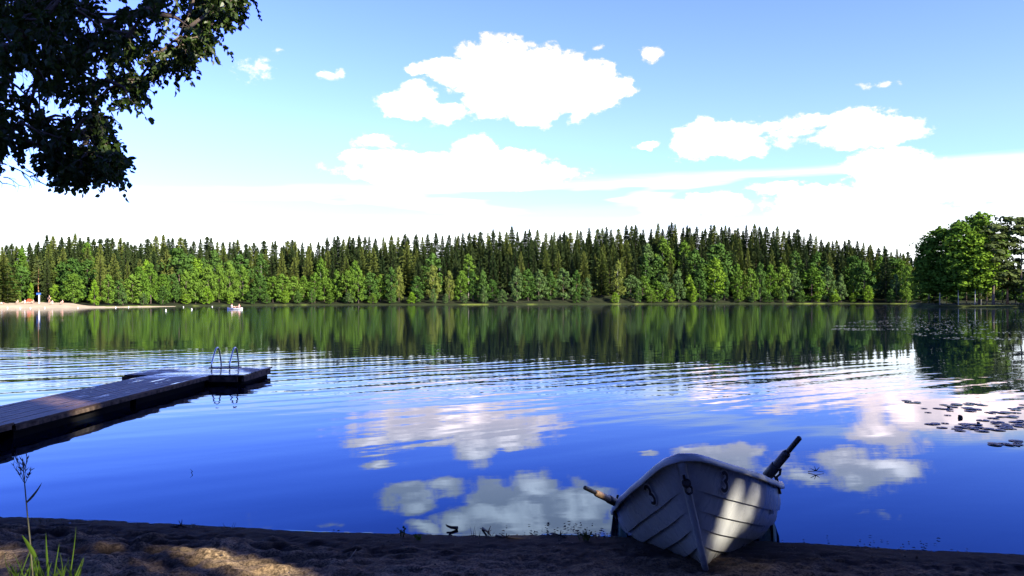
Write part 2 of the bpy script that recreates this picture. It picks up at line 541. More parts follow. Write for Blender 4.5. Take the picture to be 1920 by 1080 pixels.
# sand strip of the far beach
fb = MB()
m_fs = plain('pale_sand', (.36, .29, .20), .95, var=.12, scale=.4)
st = list(range(-330, 345, 15))
for px in st:
    w = interp(px, [(-330, 9), (60, 11), (120, 7), (160, 2.5), (250, 1.5), (330, .4)])
    d = shore_d(px)
    for off, z in ((-1.2, -.15), (.3, .16), (w * .5, .16 + w * .030), (w, .42 + w * .045)):
        dd = d + off + .8 * mnoise.noise(Vector((px * .05, off, 0)))
        fb.v.append(((px - 960) / F * dd, dd, (z + (.28 if off > 0 else 0)) * min(1, w / 5)))
fb.f = [(i * 4 + k, (i + 1) * 4 + k, (i + 1) * 4 + k + 1, i * 4 + k + 1) for i in range(len(st) - 1) for k in range(3)]
fb.mi = [0] * len(fb.f)
tag(fb.build('sand', m_fs, smooth=True), kind='structure', label='pale sand strip of the bathing beach across the lake', cat='beach')

# the wooded point on the right
pb = MB()
pen_d = lambda px: interp(px, [(1700, 205), (1730, 192), (1800, 184), (1900, 174), (2100, 160), (2700, 110)])
pc = list(range(1700, 2720, 20))
for px in pc:
    d0 = pen_d(px)
    wd = interp(px, [(1700, 2), (1760, 22), (1900, 45), (2200, 150), (2700, 200)])
    for k, z in ((0, -.3), (.04, .22), (.3, .8), (.7, .9), (1, -.3)):
        d = d0 + wd * k + (.8 * mnoise.noise(Vector((px * .05, k, 0))))
        pb.v.append(((px - 960) / F * d, d, z if px > 1700 else -.3))
pb.f = [(i * 5 + k, (i + 1) * 5 + k, (i + 1) * 5 + k + 1, i * 5 + k + 1) for i in range(len(pc) - 1) for k in range(4)]
pb.mi = [0] * len(pb.f)
tag(pb.build('headland', plain('headland_grass', (.055, .070, .020), .95, var=.5, scale=.5, spec=.05), smooth=True), kind='structure', label='low grassy point with trees on the lake', cat='headland')

# ------------------------------------------------------------------ foliage meshes
def rvec(rng):
    while True:
        v = Vector((rng.uniform(-1, 1), rng.uniform(-1, 1), rng.uniform(-1, 1)))
        if .05 < v.length < 1:
            return v.normalized()


def clump(mb, c, nrm, size, rng, mi=0):
    """One ragged leaf clump: a folded four-sided tuft."""
    a = nrm.cross(rvec(rng))
    if a.length < .05:
        return
    a.normalize()
    b = nrm.cross(a)
    s1, s2 = size * rng.uniform(.35, .65), size * rng.uniform(.35, .65)
    k = nrm * size * rng.uniform(-.18, .18)
    mb.add([c + a * s1 + k, c + b * s2 - k * .5, c - a * s1 * rng.uniform(.7, 1.2) + k, c - b * s2 * rng.uniform(.7, 1.2) - k * .5], [(0, 1, 2, 3)], mi)


def leafy_crown(seed, h, r, base=.08, blobs=18, per=70, size=.6, airy=.0, taper=0.35, gap=1.0):
    """Crown of a broadleaf tree of height h and radius r made of many leaf clumps round uneven boughs."""
    rng = random.Random(seed)
    mb = MB()
    z0 = h * base
    for i in range(blobs):
        f = (i + .5) / blobs
        zc = z0 + (h - z0) * (.06 + .88 * f)
        prof = math.sin(math.pi * min(1, (.18 + .80 * f))) ** .7 * (1 - taper * max(0, f - .4))
        ang = i * 2.4 + rng.uniform(-.5, .5)
        rr = r * prof * rng.uniform(.35, .82)
        c = Vector((math.cos(ang) * rr, math.sin(ang) * rr, zc))
        br = r * rng.uniform(.26, .50) * (.65 + .35 * prof) * gap
        for k in range(per):
            n = rvec(rng)
            n.z = n.z * .8 + .15
            q = c + Vector((n.x * br, n.y * br, n.z * br * .8)) * rng.uniform(.72 - airy, 1.12 + airy)
            if q.z < h * .02:
                continue
            nn = (n + rvec(rng) * .75 + Vector((0, 0, .25))).normalized()
            clump(mb, q, nn, size * rng.uniform(.6, 1.25), rng)
    for k in range(int(per * 1.2)):                      # leading shoot
        f = rng.random()
        n = rvec(rng)
        q = Vector((n.x * r * .3 * (1.05 - f), n.y * r * .3 * (1.05 - f), h * (.86 + .14 * f)))
        clump(mb, q, (n + Vector((0, 0, .4))).normalized(), size * rng.uniform(.5, 1.0), rng)
    return mb


def spruce_crown(seed, h, r, base=.07, size=1.0):
    rng = random.Random(seed)
    mb = MB()
    z = h * base
    while z < h * .985:
        f = (z - h * base) / (h * (1 - base))
        rr = r * (1 - f) ** .68 * rng.uniform(.78, 1.15) + .10
        n = max(4, int(5 + 4 * (1 - f)))
        a0 = rng.uniform(0, 6.28)
        for k in range(n):
            a = a0 + k * 6.283 / n + rng.uniform(-.25, .25)
            R = rr * rng.uniform(.6, 1.3)
            d = Vector((math.cos(a), math.sin(a), 0))
            s = Vector((-d.y, d.x, 0))
            droop = -.28 * R * (1 - f) + .10 * R
            segs = 3 if R > 1.0 else 2
            for q in range(segs):
                u0, u1 = (.12 + .88 * q / segs), (.12 + .88 * (q + 1.15) / segs)
                w = (.34 + .19 * R) * size * (1.15 - .75 * u0) * rng.uniform(.7, 1.2)
                zz = lambda u: z + droop * u ** 1.4 + rng.uniform(-.08, .08)
                p0 = d * (R * u0)
                p1 = d * (R * u1)
                mb.add([p0 + s * w * .6 + Vector((0, 0, zz(u0) - .14)), p0 - s * w * .6 + Vector((0, 0, zz(u0) - .14)), p1 - s * w * .25 + Vector((0, 0, zz(u1) - .05)), p1 + s * w * .25 + Vector((0, 0, zz(u1) - .05))], [(0, 1, 2, 3)])
                mb.add([p0 + Vector((0, 0, zz(u0) + .05)), p1 + Vector((0, 0, zz(u1))), p1 * .92 + s * w * .3 + Vector((0, 0, zz(u1) - .42 * size)), p0 - s * w * .3 + Vector((0, 0, zz(u0) - .42 * size))], [(0, 1, 2, 3)])
        z += h * .030 * (1.15 - .45 * f) * rng.uniform(.8, 1.2)
    mb.tube([(0, 0, h * .9), (0, 0, h)], [.09, .03], 4)
    return mb


def pine_crown(seed, h, r, base=.42, size=.5):
    rng = random.Random(seed)
    mb = MB()
    for i in range(20):
        f = i / 19
        zc = h * (base + (1 - base) * f * .96)
        rr = r * (math.sin(math.pi * (.25 + .7 * f)) ** .6) * rng.uniform(.3, .85)
        ang = i * 2.4 + rng.uniform(-.4, .4)
        c = Vector((math.cos(ang) * rr, math.sin(ang) * rr, zc))
        mb.tube([(0, 0, zc - .35 * rr), c], [.06, .03], 4)
        for k in range(64):
            n = rvec(rng)
            q = c + Vector((n.x * 1.15, n.y * 1.15, n.z * .5)) * rng.uniform(.5, 1.1) * (r / 2.6)
            clump(mb, q, (n + Vector((0, 0, .8))).normalized(), size * rng.uniform(.6, 1.2), rng)
    return mb


def trunk_mb(h, r, seed=0, lean=0.0, limbs=0, n=7, top=.9):
    rng = random.Random(seed)
    mb = MB()
    pts, rs = [], []
    for i in range(8):
        f = i / 7 * top
        pts.append((lean * f * h + .10 * rng.uniform(-1, 1) * (f > 0), .10 * rng.uniform(-1, 1) * (f > 0), f * h - .25 * (i == 0)))
        rs.append(r * (1.25 if i == 0 else 1) * (1 - .82 * f))
    mb.tube(pts, rs, n)
    for k in range(limbs):
        f = .35 + .5 * k / max(1, limbs)
        a = k * 2.4
        L = h * .16 * (1.2 - f)
        p = Vector((lean * f * h, 0, f * h))
        q = p + Vector((math.cos(a) * L, math.sin(a) * L, L * .9))
        mb.tube([p, (p + q) / 2 + Vector((0, 0, -.1)), q], [r * .35, r * .22, r * .08], 5)
    return mb


LM = {
    'spruce_dark': leafmat('spruce_dark', (0.018, 0.036, 0.013), (0.048, 0.068, 0.020), .12),
    'spruce_olive': leafmat('spruce_olive', (.066, .095, .020), (.118, .142, .030), .12),
    'pine': leafmat('pine_needles', (0.05, 0.075, 0.026), (0.085, 0.11, 0.032), .12),
    'leaf_mid': leafmat('leaf_mid', (.062, .130, .015), (.112, .188, .026), .14),
    'leaf_dark': leafmat('leaf_dark', (.034, .080, .015), (.072, .135, .027), .14),
    'leaf_bright': leafmat('leaf_bright', (0.12, 0.23, 0.016), (0.16, 0.26, 0.028), .22),
    'leaf_yellow': leafmat('leaf_yellow', (0.125, 0.165, 0.03), (0.170, 0.195, 0.045), .22),
    'leaf_blue': leafmat('leaf_blue', (.055, .105, .028), (.092, .148, .044), .14),
}
M_bark = plain('grey_bark', (.10, .075, .055), .9, var=.4, scale=3, bump=.02)
M_pinebark = plain('pine_bark', (.32, .17, .08), .9, var=.3, scale=2)
m, t, b = mat('birch_bark', (.7, .68, .62), .75, 0, .3)
co = t.n('ShaderNodeTexCoord').outputs['Object']
nz = t.noise(t.v('MULTIPLY', co, (1.5, 1.5, 3.5)), 1.6, 4.0, .6)
t.put(b.inputs['Base Color'], t.mix(t.ss(nz, .56, .64), (.46, .43, .37), (.06, .05, .045)))
M_birch = m

NV = 7
SP = [spruce_crown(100 + i, 20, 2.9 + .5 * (i % 3), .05 + .02 * (i % 3)) for i in range(NV)]
BL = [leafy_crown(200 + i, 13, 4.2 + .5 * (i % 3), .02, 21 + i % 4, 72, .66, 0, .35, .84) for i in range(NV)]
BI = [leafy_crown(300 + i, 18, 3.5 + .3 * (i % 3), .12, 24, 66, .66, .1, .55) for i in range(5)]
PI = [pine_crown(400 + i, 19, 2.7) for i in range(4)]
MESH = {}


def crown_mesh(kind, i, tone):
    k = (kind, i, tone)
    if k not in MESH:
        src = {'spruce': SP, 'broadleaf': BL, 'birch': BI, 'pine': PI}[kind][i]
        MESH[k] = src.mesh('crown', LM[tone])
    return MESH[k]


TR = {
    'spruce': trunk_mb(20, .22, 1).mesh('trunk', M_bark, True), 'broadleaf': trunk_mb(13, .20, 2, 0, 6).mesh('trunk', M_bark, True),
    'birch': trunk_mb(18, .12, 3, .01, 5).mesh('trunk', M_birch, True), 'pine': trunk_mb(19, .21, 4).mesh('trunk', M_pinebark, True),
}
NOM = {'spruce': (20, 2.9), 'broadleaf': (13, 5.2), 'birch': (18, 4.2), 'pine': (19, 3.0)}
NAME = {'spruce': 'spruce_tree', 'broadleaf': 'broadleaf_tree', 'birch': 'birch_tree', 'pine': 'pine_tree'}
rng = random.Random(11)
TREES = []


def far_tree(px, tip, off, kind, tone, hw=None, row='', base_z=None, d=None):
    d = (shore_d(px) + off) if d is None else d
    z0 = terrain_z(px, off) - .05 if base_z is None else base_z
    h = max(1.5, tipz(px, tip, d) - z0)
    nh, nr = NOM[kind]
    r = (hw / F * d) if hw else nr * (h / nh) * rng.uniform(.9, 1.15)
    s = h / nh
    e = thing(NAME[kind], None, {'spruce': 'spruce', 'broadleaf': 'tree', 'birch': 'birch', 'pine': 'pine'}[kind], ((px - 960) / F * d, d, z0), rng.uniform(0, 6.28))
    c = link('crown', crown_mesh(kind, rng.randrange(len({'spruce': SP, 'broadleaf': BL, 'birch': BI, 'pine': PI}[kind])), tone), e)
    c.scale = (r / nr, r / nr, s)
    k = link('trunk', TR[kind], e)
    k.scale = (max(.6, s), max(.6, s), s)
    TREES.append(dict(e=e, px=px, tip=tip, kind=kind, tone=tone, row=row, h=h, off=off))
    return e


# trees one can tell apart: (column, tip row, half width px, kind, colour, metres behind the waterline, label)
MARKS = [
    (6, 474, 24, 'spruce', 'spruce_olive', 9, 'wide olive spruce at the left end of the bathing beach'),
    (41, 462, 18, 'birch', 'leaf_mid', 26, 'tall rounded green birch behind the bathing beach'),
    (72, 486, 14, 'pine', 'pine', 17, 'pine with a bare orange trunk rising behind the blue beach sign'),
    (91, 457, 17, 'spruce', 'spruce_olive', 20, 'tall olive spruce just right of the orange-trunked pine'),
    (118, 462, 16, 'spruce', 'spruce_olive', 24, 'olive spruce behind the round tree at the beach end'),
    (58, 529, 9, 'broadleaf', 'leaf_bright', 15, 'small bright cone-shaped tree on the beach lawn'),
    (36, 546, 5, 'broadleaf', 'leaf_bright', 15, 'tiny bright bush on the beach lawn beside the wide spruce'),
    (103, 533, 14, 'broadleaf', 'leaf_bright', 13, 'bright young tree on the beach lawn right of the blue sign'),
    (138, 512, 25, 'broadleaf', 'leaf_mid', 9, 'broad round green tree at the right end of the sand strip'),
    (177, 524, 15, 'broadleaf', 'leaf_bright', 2, 'bright egg-shaped tree standing at the waterline beside the beach'),
    (163, 453, 17, 'birch', 'leaf_mid', 28, 'tall green birch among spruces behind the egg-shaped waterline tree'),
    (188, 456, 15, 'spruce', 'spruce_olive', 30, 'olive spruce right of the tall green birch near the beach'),
    (214, 474, 16, 'spruce', 'spruce_olive', 16, 'light olive spruce standing forward right of the beach'),
    (248, 514, 27, 'broadleaf', 'leaf_mid', 6, 'low wide green tree at the first bend right of the beach'),
    (273, 487, 18, 'broadleaf', 'leaf_bright', 14, 'bright green tree above the low wide tree past the beach'),
    (312, 472, 20, 'birch', 'leaf_yellow', 18, 'yellow-green birch left of the far rowing boat'),
    (365, 483, 30, 'birch', 'leaf_bright', 14, 'large bright birch straight left of the far rowing boat'),
    (455, 497, 22, 'broadleaf', 'leaf_mid', 7, 'leafy tree right behind the far rowing boat'),
    (665, 487, 16, 'birch', 'leaf_mid', 12, 'pointed green birch at the right end of the tall shore thicket'),
    (700, 463, 15, 'spruce', 'spruce_olive', 12, 'olive-brown spruce standing forward right of the thicket gap'),
    (748, 499, 13, 'broadleaf', 'leaf_yellow', 8, 'small yellow-green tree right of the forward olive spruce'),
    (762, 452, 19, 'spruce', 'spruce_olive', 20, 'tall olive spruce above the small yellow-green tree'),
    (812, 497, 20, 'broadleaf', 'leaf_yellow', 9, 'pale yellowish leafy tree in the middle of the shore'),
    (842, 507, 12, 'broadleaf', 'leaf_yellow', 8, 'narrow pale tree just right of the yellowish leafy tree'),
    (1128, 468, 17, 'spruce', 'spruce_olive', 14, 'tall olive spruce left of the pale yellow birch'),
    (1159, 487, 17, 'birch', 'leaf_yellow', 3, 'lone pale yellow birch standing at the waterline'),
    (1213, 456, 25, 'birch', 'leaf_blue', 26, 'tall grey-green birch up the slope right of the pale yellow birch'),
    (1243, 444, 24, 'birch', 'leaf_mid', 34, 'highest leafy tree reaching the hill skyline'),
    (1283, 451, 22, 'birch', 'leaf_mid', 30, 'tall leafy tree right of the highest leafy tree on the hill'),
    (1232, 526, 24, 'broadleaf', 'leaf_mid', 4, 'low wide green tree at the water right of the pale yellow birch'),
    (1292, 514, 16, 'broadleaf', 'leaf_bright', 6, 'small bright tree at the water left of the white-stemmed birch'),
    (1340, 482, 28, 'birch', 'leaf_bright', 5, 'bright spreading birch with a white stem at the waterline'),
    (1522, 500, 36, 'broadleaf', 'leaf_mid', 5, 'very wide low shore tree below the hill end'),
    (1620, 490, 30, 'broadleaf', 'leaf_dark', 7, 'large dark green shore tree near the headland'),
    (1661, 464, 13, 'spruce', 'spruce_dark', 8, 'black-green spruce at the water left of the headland gap'),
    (1690, 487, 20, 'birch', 'leaf_mid', 14, 'leafy tree in the gap left of the headland'),
]
for (px, tip, hw, kind, tone, off, lab) in MARKS:
    o = far_tree(px, tip, off, kind, tone, hw, 'mark')
    tag(o, lab, group='landmark trees across the lake')
taken = [(a[0], a[5]) for a in MARKS]
# front row of leafy shore trees
px = -20
while px < 1740:
    if not any(abs(px - a) < 13 and o < 12 for a, o in taken) and not (px < 200) and not (925 < px < 962) and not (1118 < px < 1146):
        dark = 930 < px < 1120
        tone = rng.choice(['leaf_blue', 'leaf_dark', 'leaf_dark', 'leaf_blue'] if dark else ['leaf_mid', 'leaf_mid', 'leaf_dark', 'leaf_mid'] if px < 700 else ['leaf_dark', 'leaf_blue', 'leaf_dark', 'leaf_mid'])
        far_tree(px, interp(px, FRT) + rng.uniform(-12, 14), rng.uniform(4, 9), 'broadleaf', tone, rng.uniform(15, 25), 'shore')
    px += rng.uniform(17, 25)
# low bushes at the very edge
px = 230
while px < 1700:
    if not (930 < px < 1140) or rng.random() < .25:
        far_tree(px, rng.uniform(534, 552), rng.uniform(2.0, 3.5), 'broadleaf', rng.choice(['leaf_mid', 'leaf_bright', 'leaf_dark', 'leaf_blue']), rng.uniform(8, 16), 'bush')
    px += rng.uniform(22, 46)
# second row, mixed
px = -10
while px < 1740:
    tip = interp(px, SKY) * .45 + interp(px, FRT) * .55 + rng.uniform(-12, 10)
    kind = rng.choice(['birch', 'spruce', 'spruce', 'broadleaf'])
    if 520 < px < 1180 and kind != 'spruce' and rng.random() < .6:
        kind = 'spruce'
    tone = {'birch': rng.choice(['leaf_mid', 'leaf_dark', 'leaf_dark']), 'broadleaf': 'leaf_dark', 'spruce': rng.choice(['spruce_olive', 'spruce_dark']), 'pine': 'pine'}[kind]
    far_tree(px, tip, rng.uniform(13, 22), kind, tone, None, 'second')
    px += rng.uniform(19, 27)
# two rows of spruces up the slope and the skyline row
for row, f, off0, off1, step in (('slope', .33, 26, 36, 21), ('skyline', 0.0, 44, 54, 10.5)):
    px = -15 + rng.uniform(0, 8)
    while px < 1720:
        tip = interp(px, SKY) * (1 - f) + interp(px, FRT) * f - 4 + (rng.uniform(-5, 7) if row == 'skyline' else rng.uniform(-8, 10))
        if row == 'skyline' and rng.random() < .12:
            tip -= rng.uniform(1, 4)
        kind = 'spruce'
        far_tree(px, tip, rng.uniform(off0, off1), kind, 'pine' if kind == 'pine' else rng.choice(['spruce_dark', 'spruce_dark', 'spruce_olive']), None, row)
        px += step * rng.uniform(.45, 1.55)
# everything behind and between, one wooded mass
def bake(mb_src, sc, rot, loc):
    v = np.array(mb_src.v) * np.array(sc)
    c, s = math.cos(rot), math.sin(rot)
    v = v @ np.array([[c, s, 0], [-s, c, 0], [0, 0, 1]])
    return v + np.array(loc)


def mass(name, label, specs, material):
    V, Fc, o = [], [], 0
    for (src, sc, rot, loc) in specs:
        V.append(bake(src, sc, rot, loc))
        Fc += [tuple(i + o for i in f) for f in src.f]
        o += len(src.v)
    me = bpy.data.meshes.new(name)
    me.from_pydata(np.concatenate(V).tolist(), [], Fc)
    me.materials.append(material)
    return tag(link(name, me), label, 'forest', kind='stuff')


SPL = [spruce_crown(150 + i, 20, 2.9, .05, 1.5) for i in range(2)]
specs = []
for px in range(-700, 2700, 13):
    for off, f in ((40, .16), (60, .02)):
        if -10 < px < 1715 and off == 60 and rng.random() < .3:
            continue
        q = px + rng.uniform(-6, 6)
        d = shore_d(q) + off
        z0 = terrain_z(q, min(off, 90))
        tip = interp(q, SKY) * (1 - f) + interp(q, FRT) * f + rng.uniform(2, 14)
        h = max(3, tipz(q, tip, d) - z0)
        specs.append((rng.choice(SPL), (h / 20 * 1.1, h / 20 * 1.1, h / 20), rng.uniform(0, 6), ((q - 960) / F * d, d, z0)))
mass('forest', 'dense spruce wood filling the hill behind the shore trees', specs, LM['spruce_dark'])
specs = []
for k in range(150):                                    # woods beyond the frame on both sides
    q = rng.choice([rng.uniform(-900, -40), rng.uniform(-900, -40), rng.uniform(1760, 2700)])
    off = rng.uniform(6, 30)
    d = shore_d(q) + off
    z0 = terrain_z(q, off)
    h = rng.uniform(11, 16)
    specs.append((rng.choice(BL), (h / 13, h / 13, h / 13), rng.uniform(0, 6), ((q - 960) / F * d, d, z0)))
mass('woods', 'leafy woods along the far shore beyond the beach and the headland', specs, LM['leaf_dark'])
# far wood beyond the gap
specs = []
for q in range(1660, 1800, 7):
    d = 520 + rng.uniform(-20, 20)
    tip = 483 + rng.uniform(-7, 10)
    h = 24
    specs.append((rng.choice(SPL), (1.1, 1.1, 1.2), rng.uniform(0, 6), ((q - 960) / F * d, d, tipz(q, tip, d) - 24)))
mass('distant_woods', 'distant dark spruces in the gap beside the headland', specs, LM['spruce_dark'])

# ---- labels for the trees that are not landmarks
def near_mark(px):
    SIMPLE = [(55, 'the bathing beach'), (177, 'the egg-shaped waterline tree'), (365, 'the large bright birch'), (700, 'the forward olive spruce'), (812, 'the pale yellowish leafy tree'), (1159, 'the lone pale yellow birch'), (1340, 'the white-stemmed bright birch'), (1522, 'the very wide low shore tree'), (1661, 'the black-green spruce at the water')]
    k = min(range(len(SIMPLE)), key=lambda i: abs(SIMPLE[i][0] - px))
    return k, SIMPLE[k]


TONE = {'leaf_mid': 'mid green', 'leaf_dark': 'dark green', 'leaf_bright': 'bright green', 'leaf_yellow': 'yellow-green', 'leaf_blue': 'grey-green', 'spruce_dark': 'dark', 'spruce_olive': 'olive', 'pine': 'loose-crowned'}
for row, phrase, grp in (('shore', 'shore', 'leafy trees along the far waterline'), ('bush', 'waterside bush', 'bushes at the far waterline'), ('second', 'second-row', 'trees in the second row across the lake'), ('slope', 'hillside', 'spruces on the slope across the lake'), ('skyline', 'skyline', 'spruces on the skyline across the lake')):
    lot = sorted([q for q in TREES if q['row'] == row], key=lambda q: q['px'])
    cnt = {}
    byk = {}
    for q in lot:
        k, (mp, nm) = near_mark(q['px'])
        q['side'] = 'right' if q['px'] >= mp else 'left'
        byk.setdefault((k, q['side']), []).append(q)
    for (k, side), qs in byk.items():
        qs.sort(key=lambda q: q['px'], reverse=(side == 'left'))
        nm = near_mark(qs[0]['px'])[1][1]
        for i, q in enumerate(qs):
            kd = {'spruce': 'spruce', 'broadleaf': 'tree', 'birch': 'birch', 'pine': 'pine'}[q['kind']]
            n = ordinal(i + 1)
            if row == 'shore':
                lab = f'{TONE[q["tone"]]} leafy shore tree, {n} to the {side} of {nm}'
            elif row == 'bush':
                lab = f'low {TONE[q["tone"]]} waterside bush, {n} to the {side} of {nm}'
            elif row == 'second':
                lab = f'{TONE[q["tone"]]} {kd} behind the shore trees, {n} {side} of {nm}'
            elif row == 'slope':
                lab = f'{TONE[q["tone"]]} hillside {kd}, {n} to the {side} of {nm}'
            else:
                lab = f'{TONE[q["tone"]]} skyline {kd} tip, {n} {side} of {nm}'
            tag(q['e'], lab, group=grp)
            if row == 'bush':
                q['e'].name = 'waterside_bush'
                q['e']['category'] = 'bush'

# ------------------------------------------------------------------ trees on the headland
def big_tree(name, label, cat, px, tip, hw, d, crown, tone, bark, tr=.26, lean=0.0, limbs=6, nom=(20, 4.5)):
    z0 = .75
    h = tipz(px, tip, d) - z0
    e = thing(name, label, cat, ((px - 960) / F * d, d, z0), 0, 'trees on the headland')
    c = crown.build('crown', LM[tone], e)
    c.scale = (1.25 * hw / F * d / nom[1], 1.25 * hw / F * d / nom[1], h / nom[0])
    trunk_mb(h, tr, int(px), lean, limbs, 8).build('trunk', bark, e, True)
    return e


fine_c = lambda s, base, r=4.2, n=40, per=110, size=.58, airy=.1, taper=.15: leafy_crown(s, 20, r, base, n, per, size, airy, taper)
big_tree('birch_tree', 'dark leafy birch with a white stem at the tip of the headland', 'birch', 1762, 424, 42, 189, fine_c(501, .08), 'leaf_mid', M_birch, .09, .03)
big_tree('birch_tree', 'small dark birch behind the white-stemmed tip birch', 'birch', 1742, 448, 26, 197, fine_c(511, .12), 'leaf_dark', M_bark, .2)
big_tree('birch_tree', 'sunlit birch with a leaning white stem in the middle of the headland', 'birch', 1797, 412, 40, 184, fine_c(502, .11), 'leaf_mid', M_birch, .085, -.05)
big_tree('birch_tree', 'tallest broad-crowned tree on the headland', 'tree', 1836, 397, 46, 188, fine_c(503, .12), 'leaf_mid', M_bark, .28)
big_tree('birch_tree', 'yellow-green birch with a pair of white stems on the headland', 'birch', 1828, 432, 34, 181, fine_c(504, .13), 'leaf_bright', M_birch, .085, .02)
big_tree('broadleaf_tree', 'low bright shrub-like tree between white stems on the headland', 'tree', 1850, 505, 16, 184, fine_c(505, .03, 4.2, 14, 70), 'leaf_yellow', M_bark, .1, 0, 3)
big_tree('birch_tree', 'slim white-stemmed birch beside the low bright tree on the headland', 'birch', 1839, 455, 22, 186, fine_c(506, .2), 'leaf_mid', M_birch, .08, .03)
big_tree('pine_tree', 'dark-trunked pine right of the tallest headland tree', 'pine', 1863, 420, 30, 180, pine_crown(601, 20, 3.4, .30, .75), 'pine', M_bark, .3, 0, 0, (20, 3.4))
big_tree('pine_tree', 'layered pine with a visible pale trunk at the photo edge', 'pine', 1889, 404, 30, 186, pine_crown(602, 20, 3.4, .16, .75), 'pine', M_pinebark, .24, 0, 0, (20, 3.4))
big_tree('pine_tree', 'last pine on the headland, cut by the photo edge', 'pine', 1915, 405, 28, 184, pine_crown(603, 20, 3.4, .16, .75), 'pine', M_bark, .24, 0, 0, (20, 3.4))
for i, (px, tip, hw, d, tone, nm) in enumerate([(1775, 520, 20, 200, 'leaf_dark', 'dim low tree behind the white-stemmed tip birch'), (1812, 510, 24, 203, 'leaf_dark', 'dim low tree behind the sunlit leaning birch'), (1880, 500, 26, 205, 'leaf_dark', 'dim low tree behind the dark-trunked pine'), (1905, 515, 22, 190, 'leaf_dark', 'low dark tree under the last pine of the headland'), (1730, 552, 14, 200, 'leaf_mid', 'low bush at the very tip of the headland'), (1752, 558, 12, 192, 'leaf_dark', 'dark waterside bush at the foot of the tip birch'), (1788, 556, 12, 186, 'leaf_dark', 'dark waterside bush at the foot of the leaning birch'), (1918, 548, 10, 178, 'leaf_bright', 'bright bush at the headland edge by the last pine')]):
    big_tree('broadleaf_tree' if tip < 540 else 'waterside_bush', nm, 'tree' if tip < 540 else 'bush', px, tip, hw, d, leafy_crown(520 + i, 20, 4.2, .03, 12, 70, .7 if tip < 540 else 1.6), tone, M_bark, .12 if tip < 540 else .05, 0, 0)
specs = []
for k in range(50):
    q = rng.uniform(1935, 2680)
    d = pen_d(q) + rng.uniform(6, 50)
    h = rng.uniform(14, 20)
    specs.append((rng.choice(BL), (h / 15, h / 15, h / 13), rng.uniform(0, 6), ((q - 960) / F * d, d, .3)))
mass('shore_woods', 'leafy woods of the headland beyond the last pine', specs, LM['leaf_dark'])

# ------------------------------------------------------------------ jetty
m, t, b = mat('deck_wood', (.12, .085, .075), .6, 0, .2)
co = t.n('ShaderNodeTexCoord').outputs['Object']
g1 = t.noise(t.v('MULTIPLY', co, (22, 2.5, 30)), 1.0, 4.0, .6)
g2 = t.noise(co, 1.3, 4.0, .6)
cell = t.n('ShaderNodeTexWhiteNoise', noise_dimensions='1D')
t.put(cell.inputs['W'], t.m('ADD', t.m('FLOOR', t.m('DIVIDE', t.m('ADD', t.sep(co)[0], 7.24), .124)), t.m('FLOOR', t.m('DIVIDE', t.sep(co)[1], 3.1))))
wc = t.mix(cell.outputs[0], (.075, .044, .030), (.15, .092, .062))
wc = t.mix(t.ss(g1, .38, .62), wc, (.026, .018, .015))
t.put(b.inputs['Base Color'], wc)
g3 = t.noise(t.v('MULTIPLY', co, (9, 1.1, 1)), 1.0, 4.0, .6)
wetn = t.m('MAXIMUM', t.m('MULTIPLY', t.ss(g2, .42, .58), t.ss(t.sep(co)[1], 14.6, 16.6)), t.m('MULTIPLY', t.ss(g3, .60, .66), t.ss(t.sep(co)[1], 11.8, 13.2)))
t.put(b.inputs['Specular IOR Level'], t.lin(wetn, 0, 1, .18, .6))
t.put(b.inputs['Roughness'], t.m('SUBTRACT', .55, t.m('MULTIPLY', wetn, .47)))
M_deck = m
M_deckside = plain('deck_edge_wood', (.085, .062, .045), .85, var=.6, scale=7, spec=.1)
M_float = plain('black_float', (.006, .006, .006), .95, var=.3, scale=3, spec=.05)
M_steel = plain('ladder_steel', (.55, .57, .60), .28, 1.0, var=.12, scale=10)
jet = thing('jetty', 'floating wooden bathing jetty with a T-shaped end and steel ladder', 'jetty', (0, 0, 0))
DZ = .20
def planks(x0, x1, y0, y1, z=DZ, step=.125):
    mb = MB()
    y, k = y0, 0
    r_ = random.Random(int(y0 * 10 + x0 * 3))
    while y < y1 - .02:
        w = min(step, y1 - y) - .012
        dx = r_.uniform(-.008, .008)
        mb.box(((x0 + x1) / 2 + dx, y + w / 2, z - .014 + r_.uniform(-.0025, .0025)), (x1 - x0, w, .028))
        y += step
    return mb
def long_planks(x0, x1, y0, y1, z):
    mb = MB()
    n_ = 10
    w = (x1 - x0) / n_
    r_ = random.Random(int(y0 * 10))
    for k in range(n_):
        y = y0
        while y < y1 - .05:
            L = min(r_.uniform(2.2, 3.8), y1 - y)
            mb.box((x0 + (k + .5) * w, y + L / 2, z - .014 + r_.uniform(-.002, .002)), (w - .016, L - .008, .028))
            y += L
    return mb
mb = long_planks(-7.24, -6.0, 9.72, 15.98, DZ)
mb.build('walkway_deck', M_deck, jet)
mb = long_planks(-7.27, -5.99, 6.0, 9.69, DZ + .025)
mb.build('ramp_deck', M_deck, jet)
mb = planks(-7.72, -5.34, 16.0, 17.9, DZ + .004)
mb.build('platform_deck', M_deck, jet)
mb = MB()
for x in (-7.20, -6.04):
    mb.box((x, 12.84, DZ - .057), (.06, 6.2, .055))
    mb.box((x, 7.86, DZ - .032), (.06, 3.6, .055))
mb.box((-6.62, 16.03, DZ - .085), (2.30, .05, .11))
mb.box((-6.53, 17.86, DZ - .085), (2.30, .05, .11))
mb.box((-7.68, 16.95, DZ - .085), (.05, 1.76, .11))
mb.box((-5.38, 16.95, DZ - .085), (.05, 1.76, .11))
mb.build('edge_beam', M_deckside, jet)
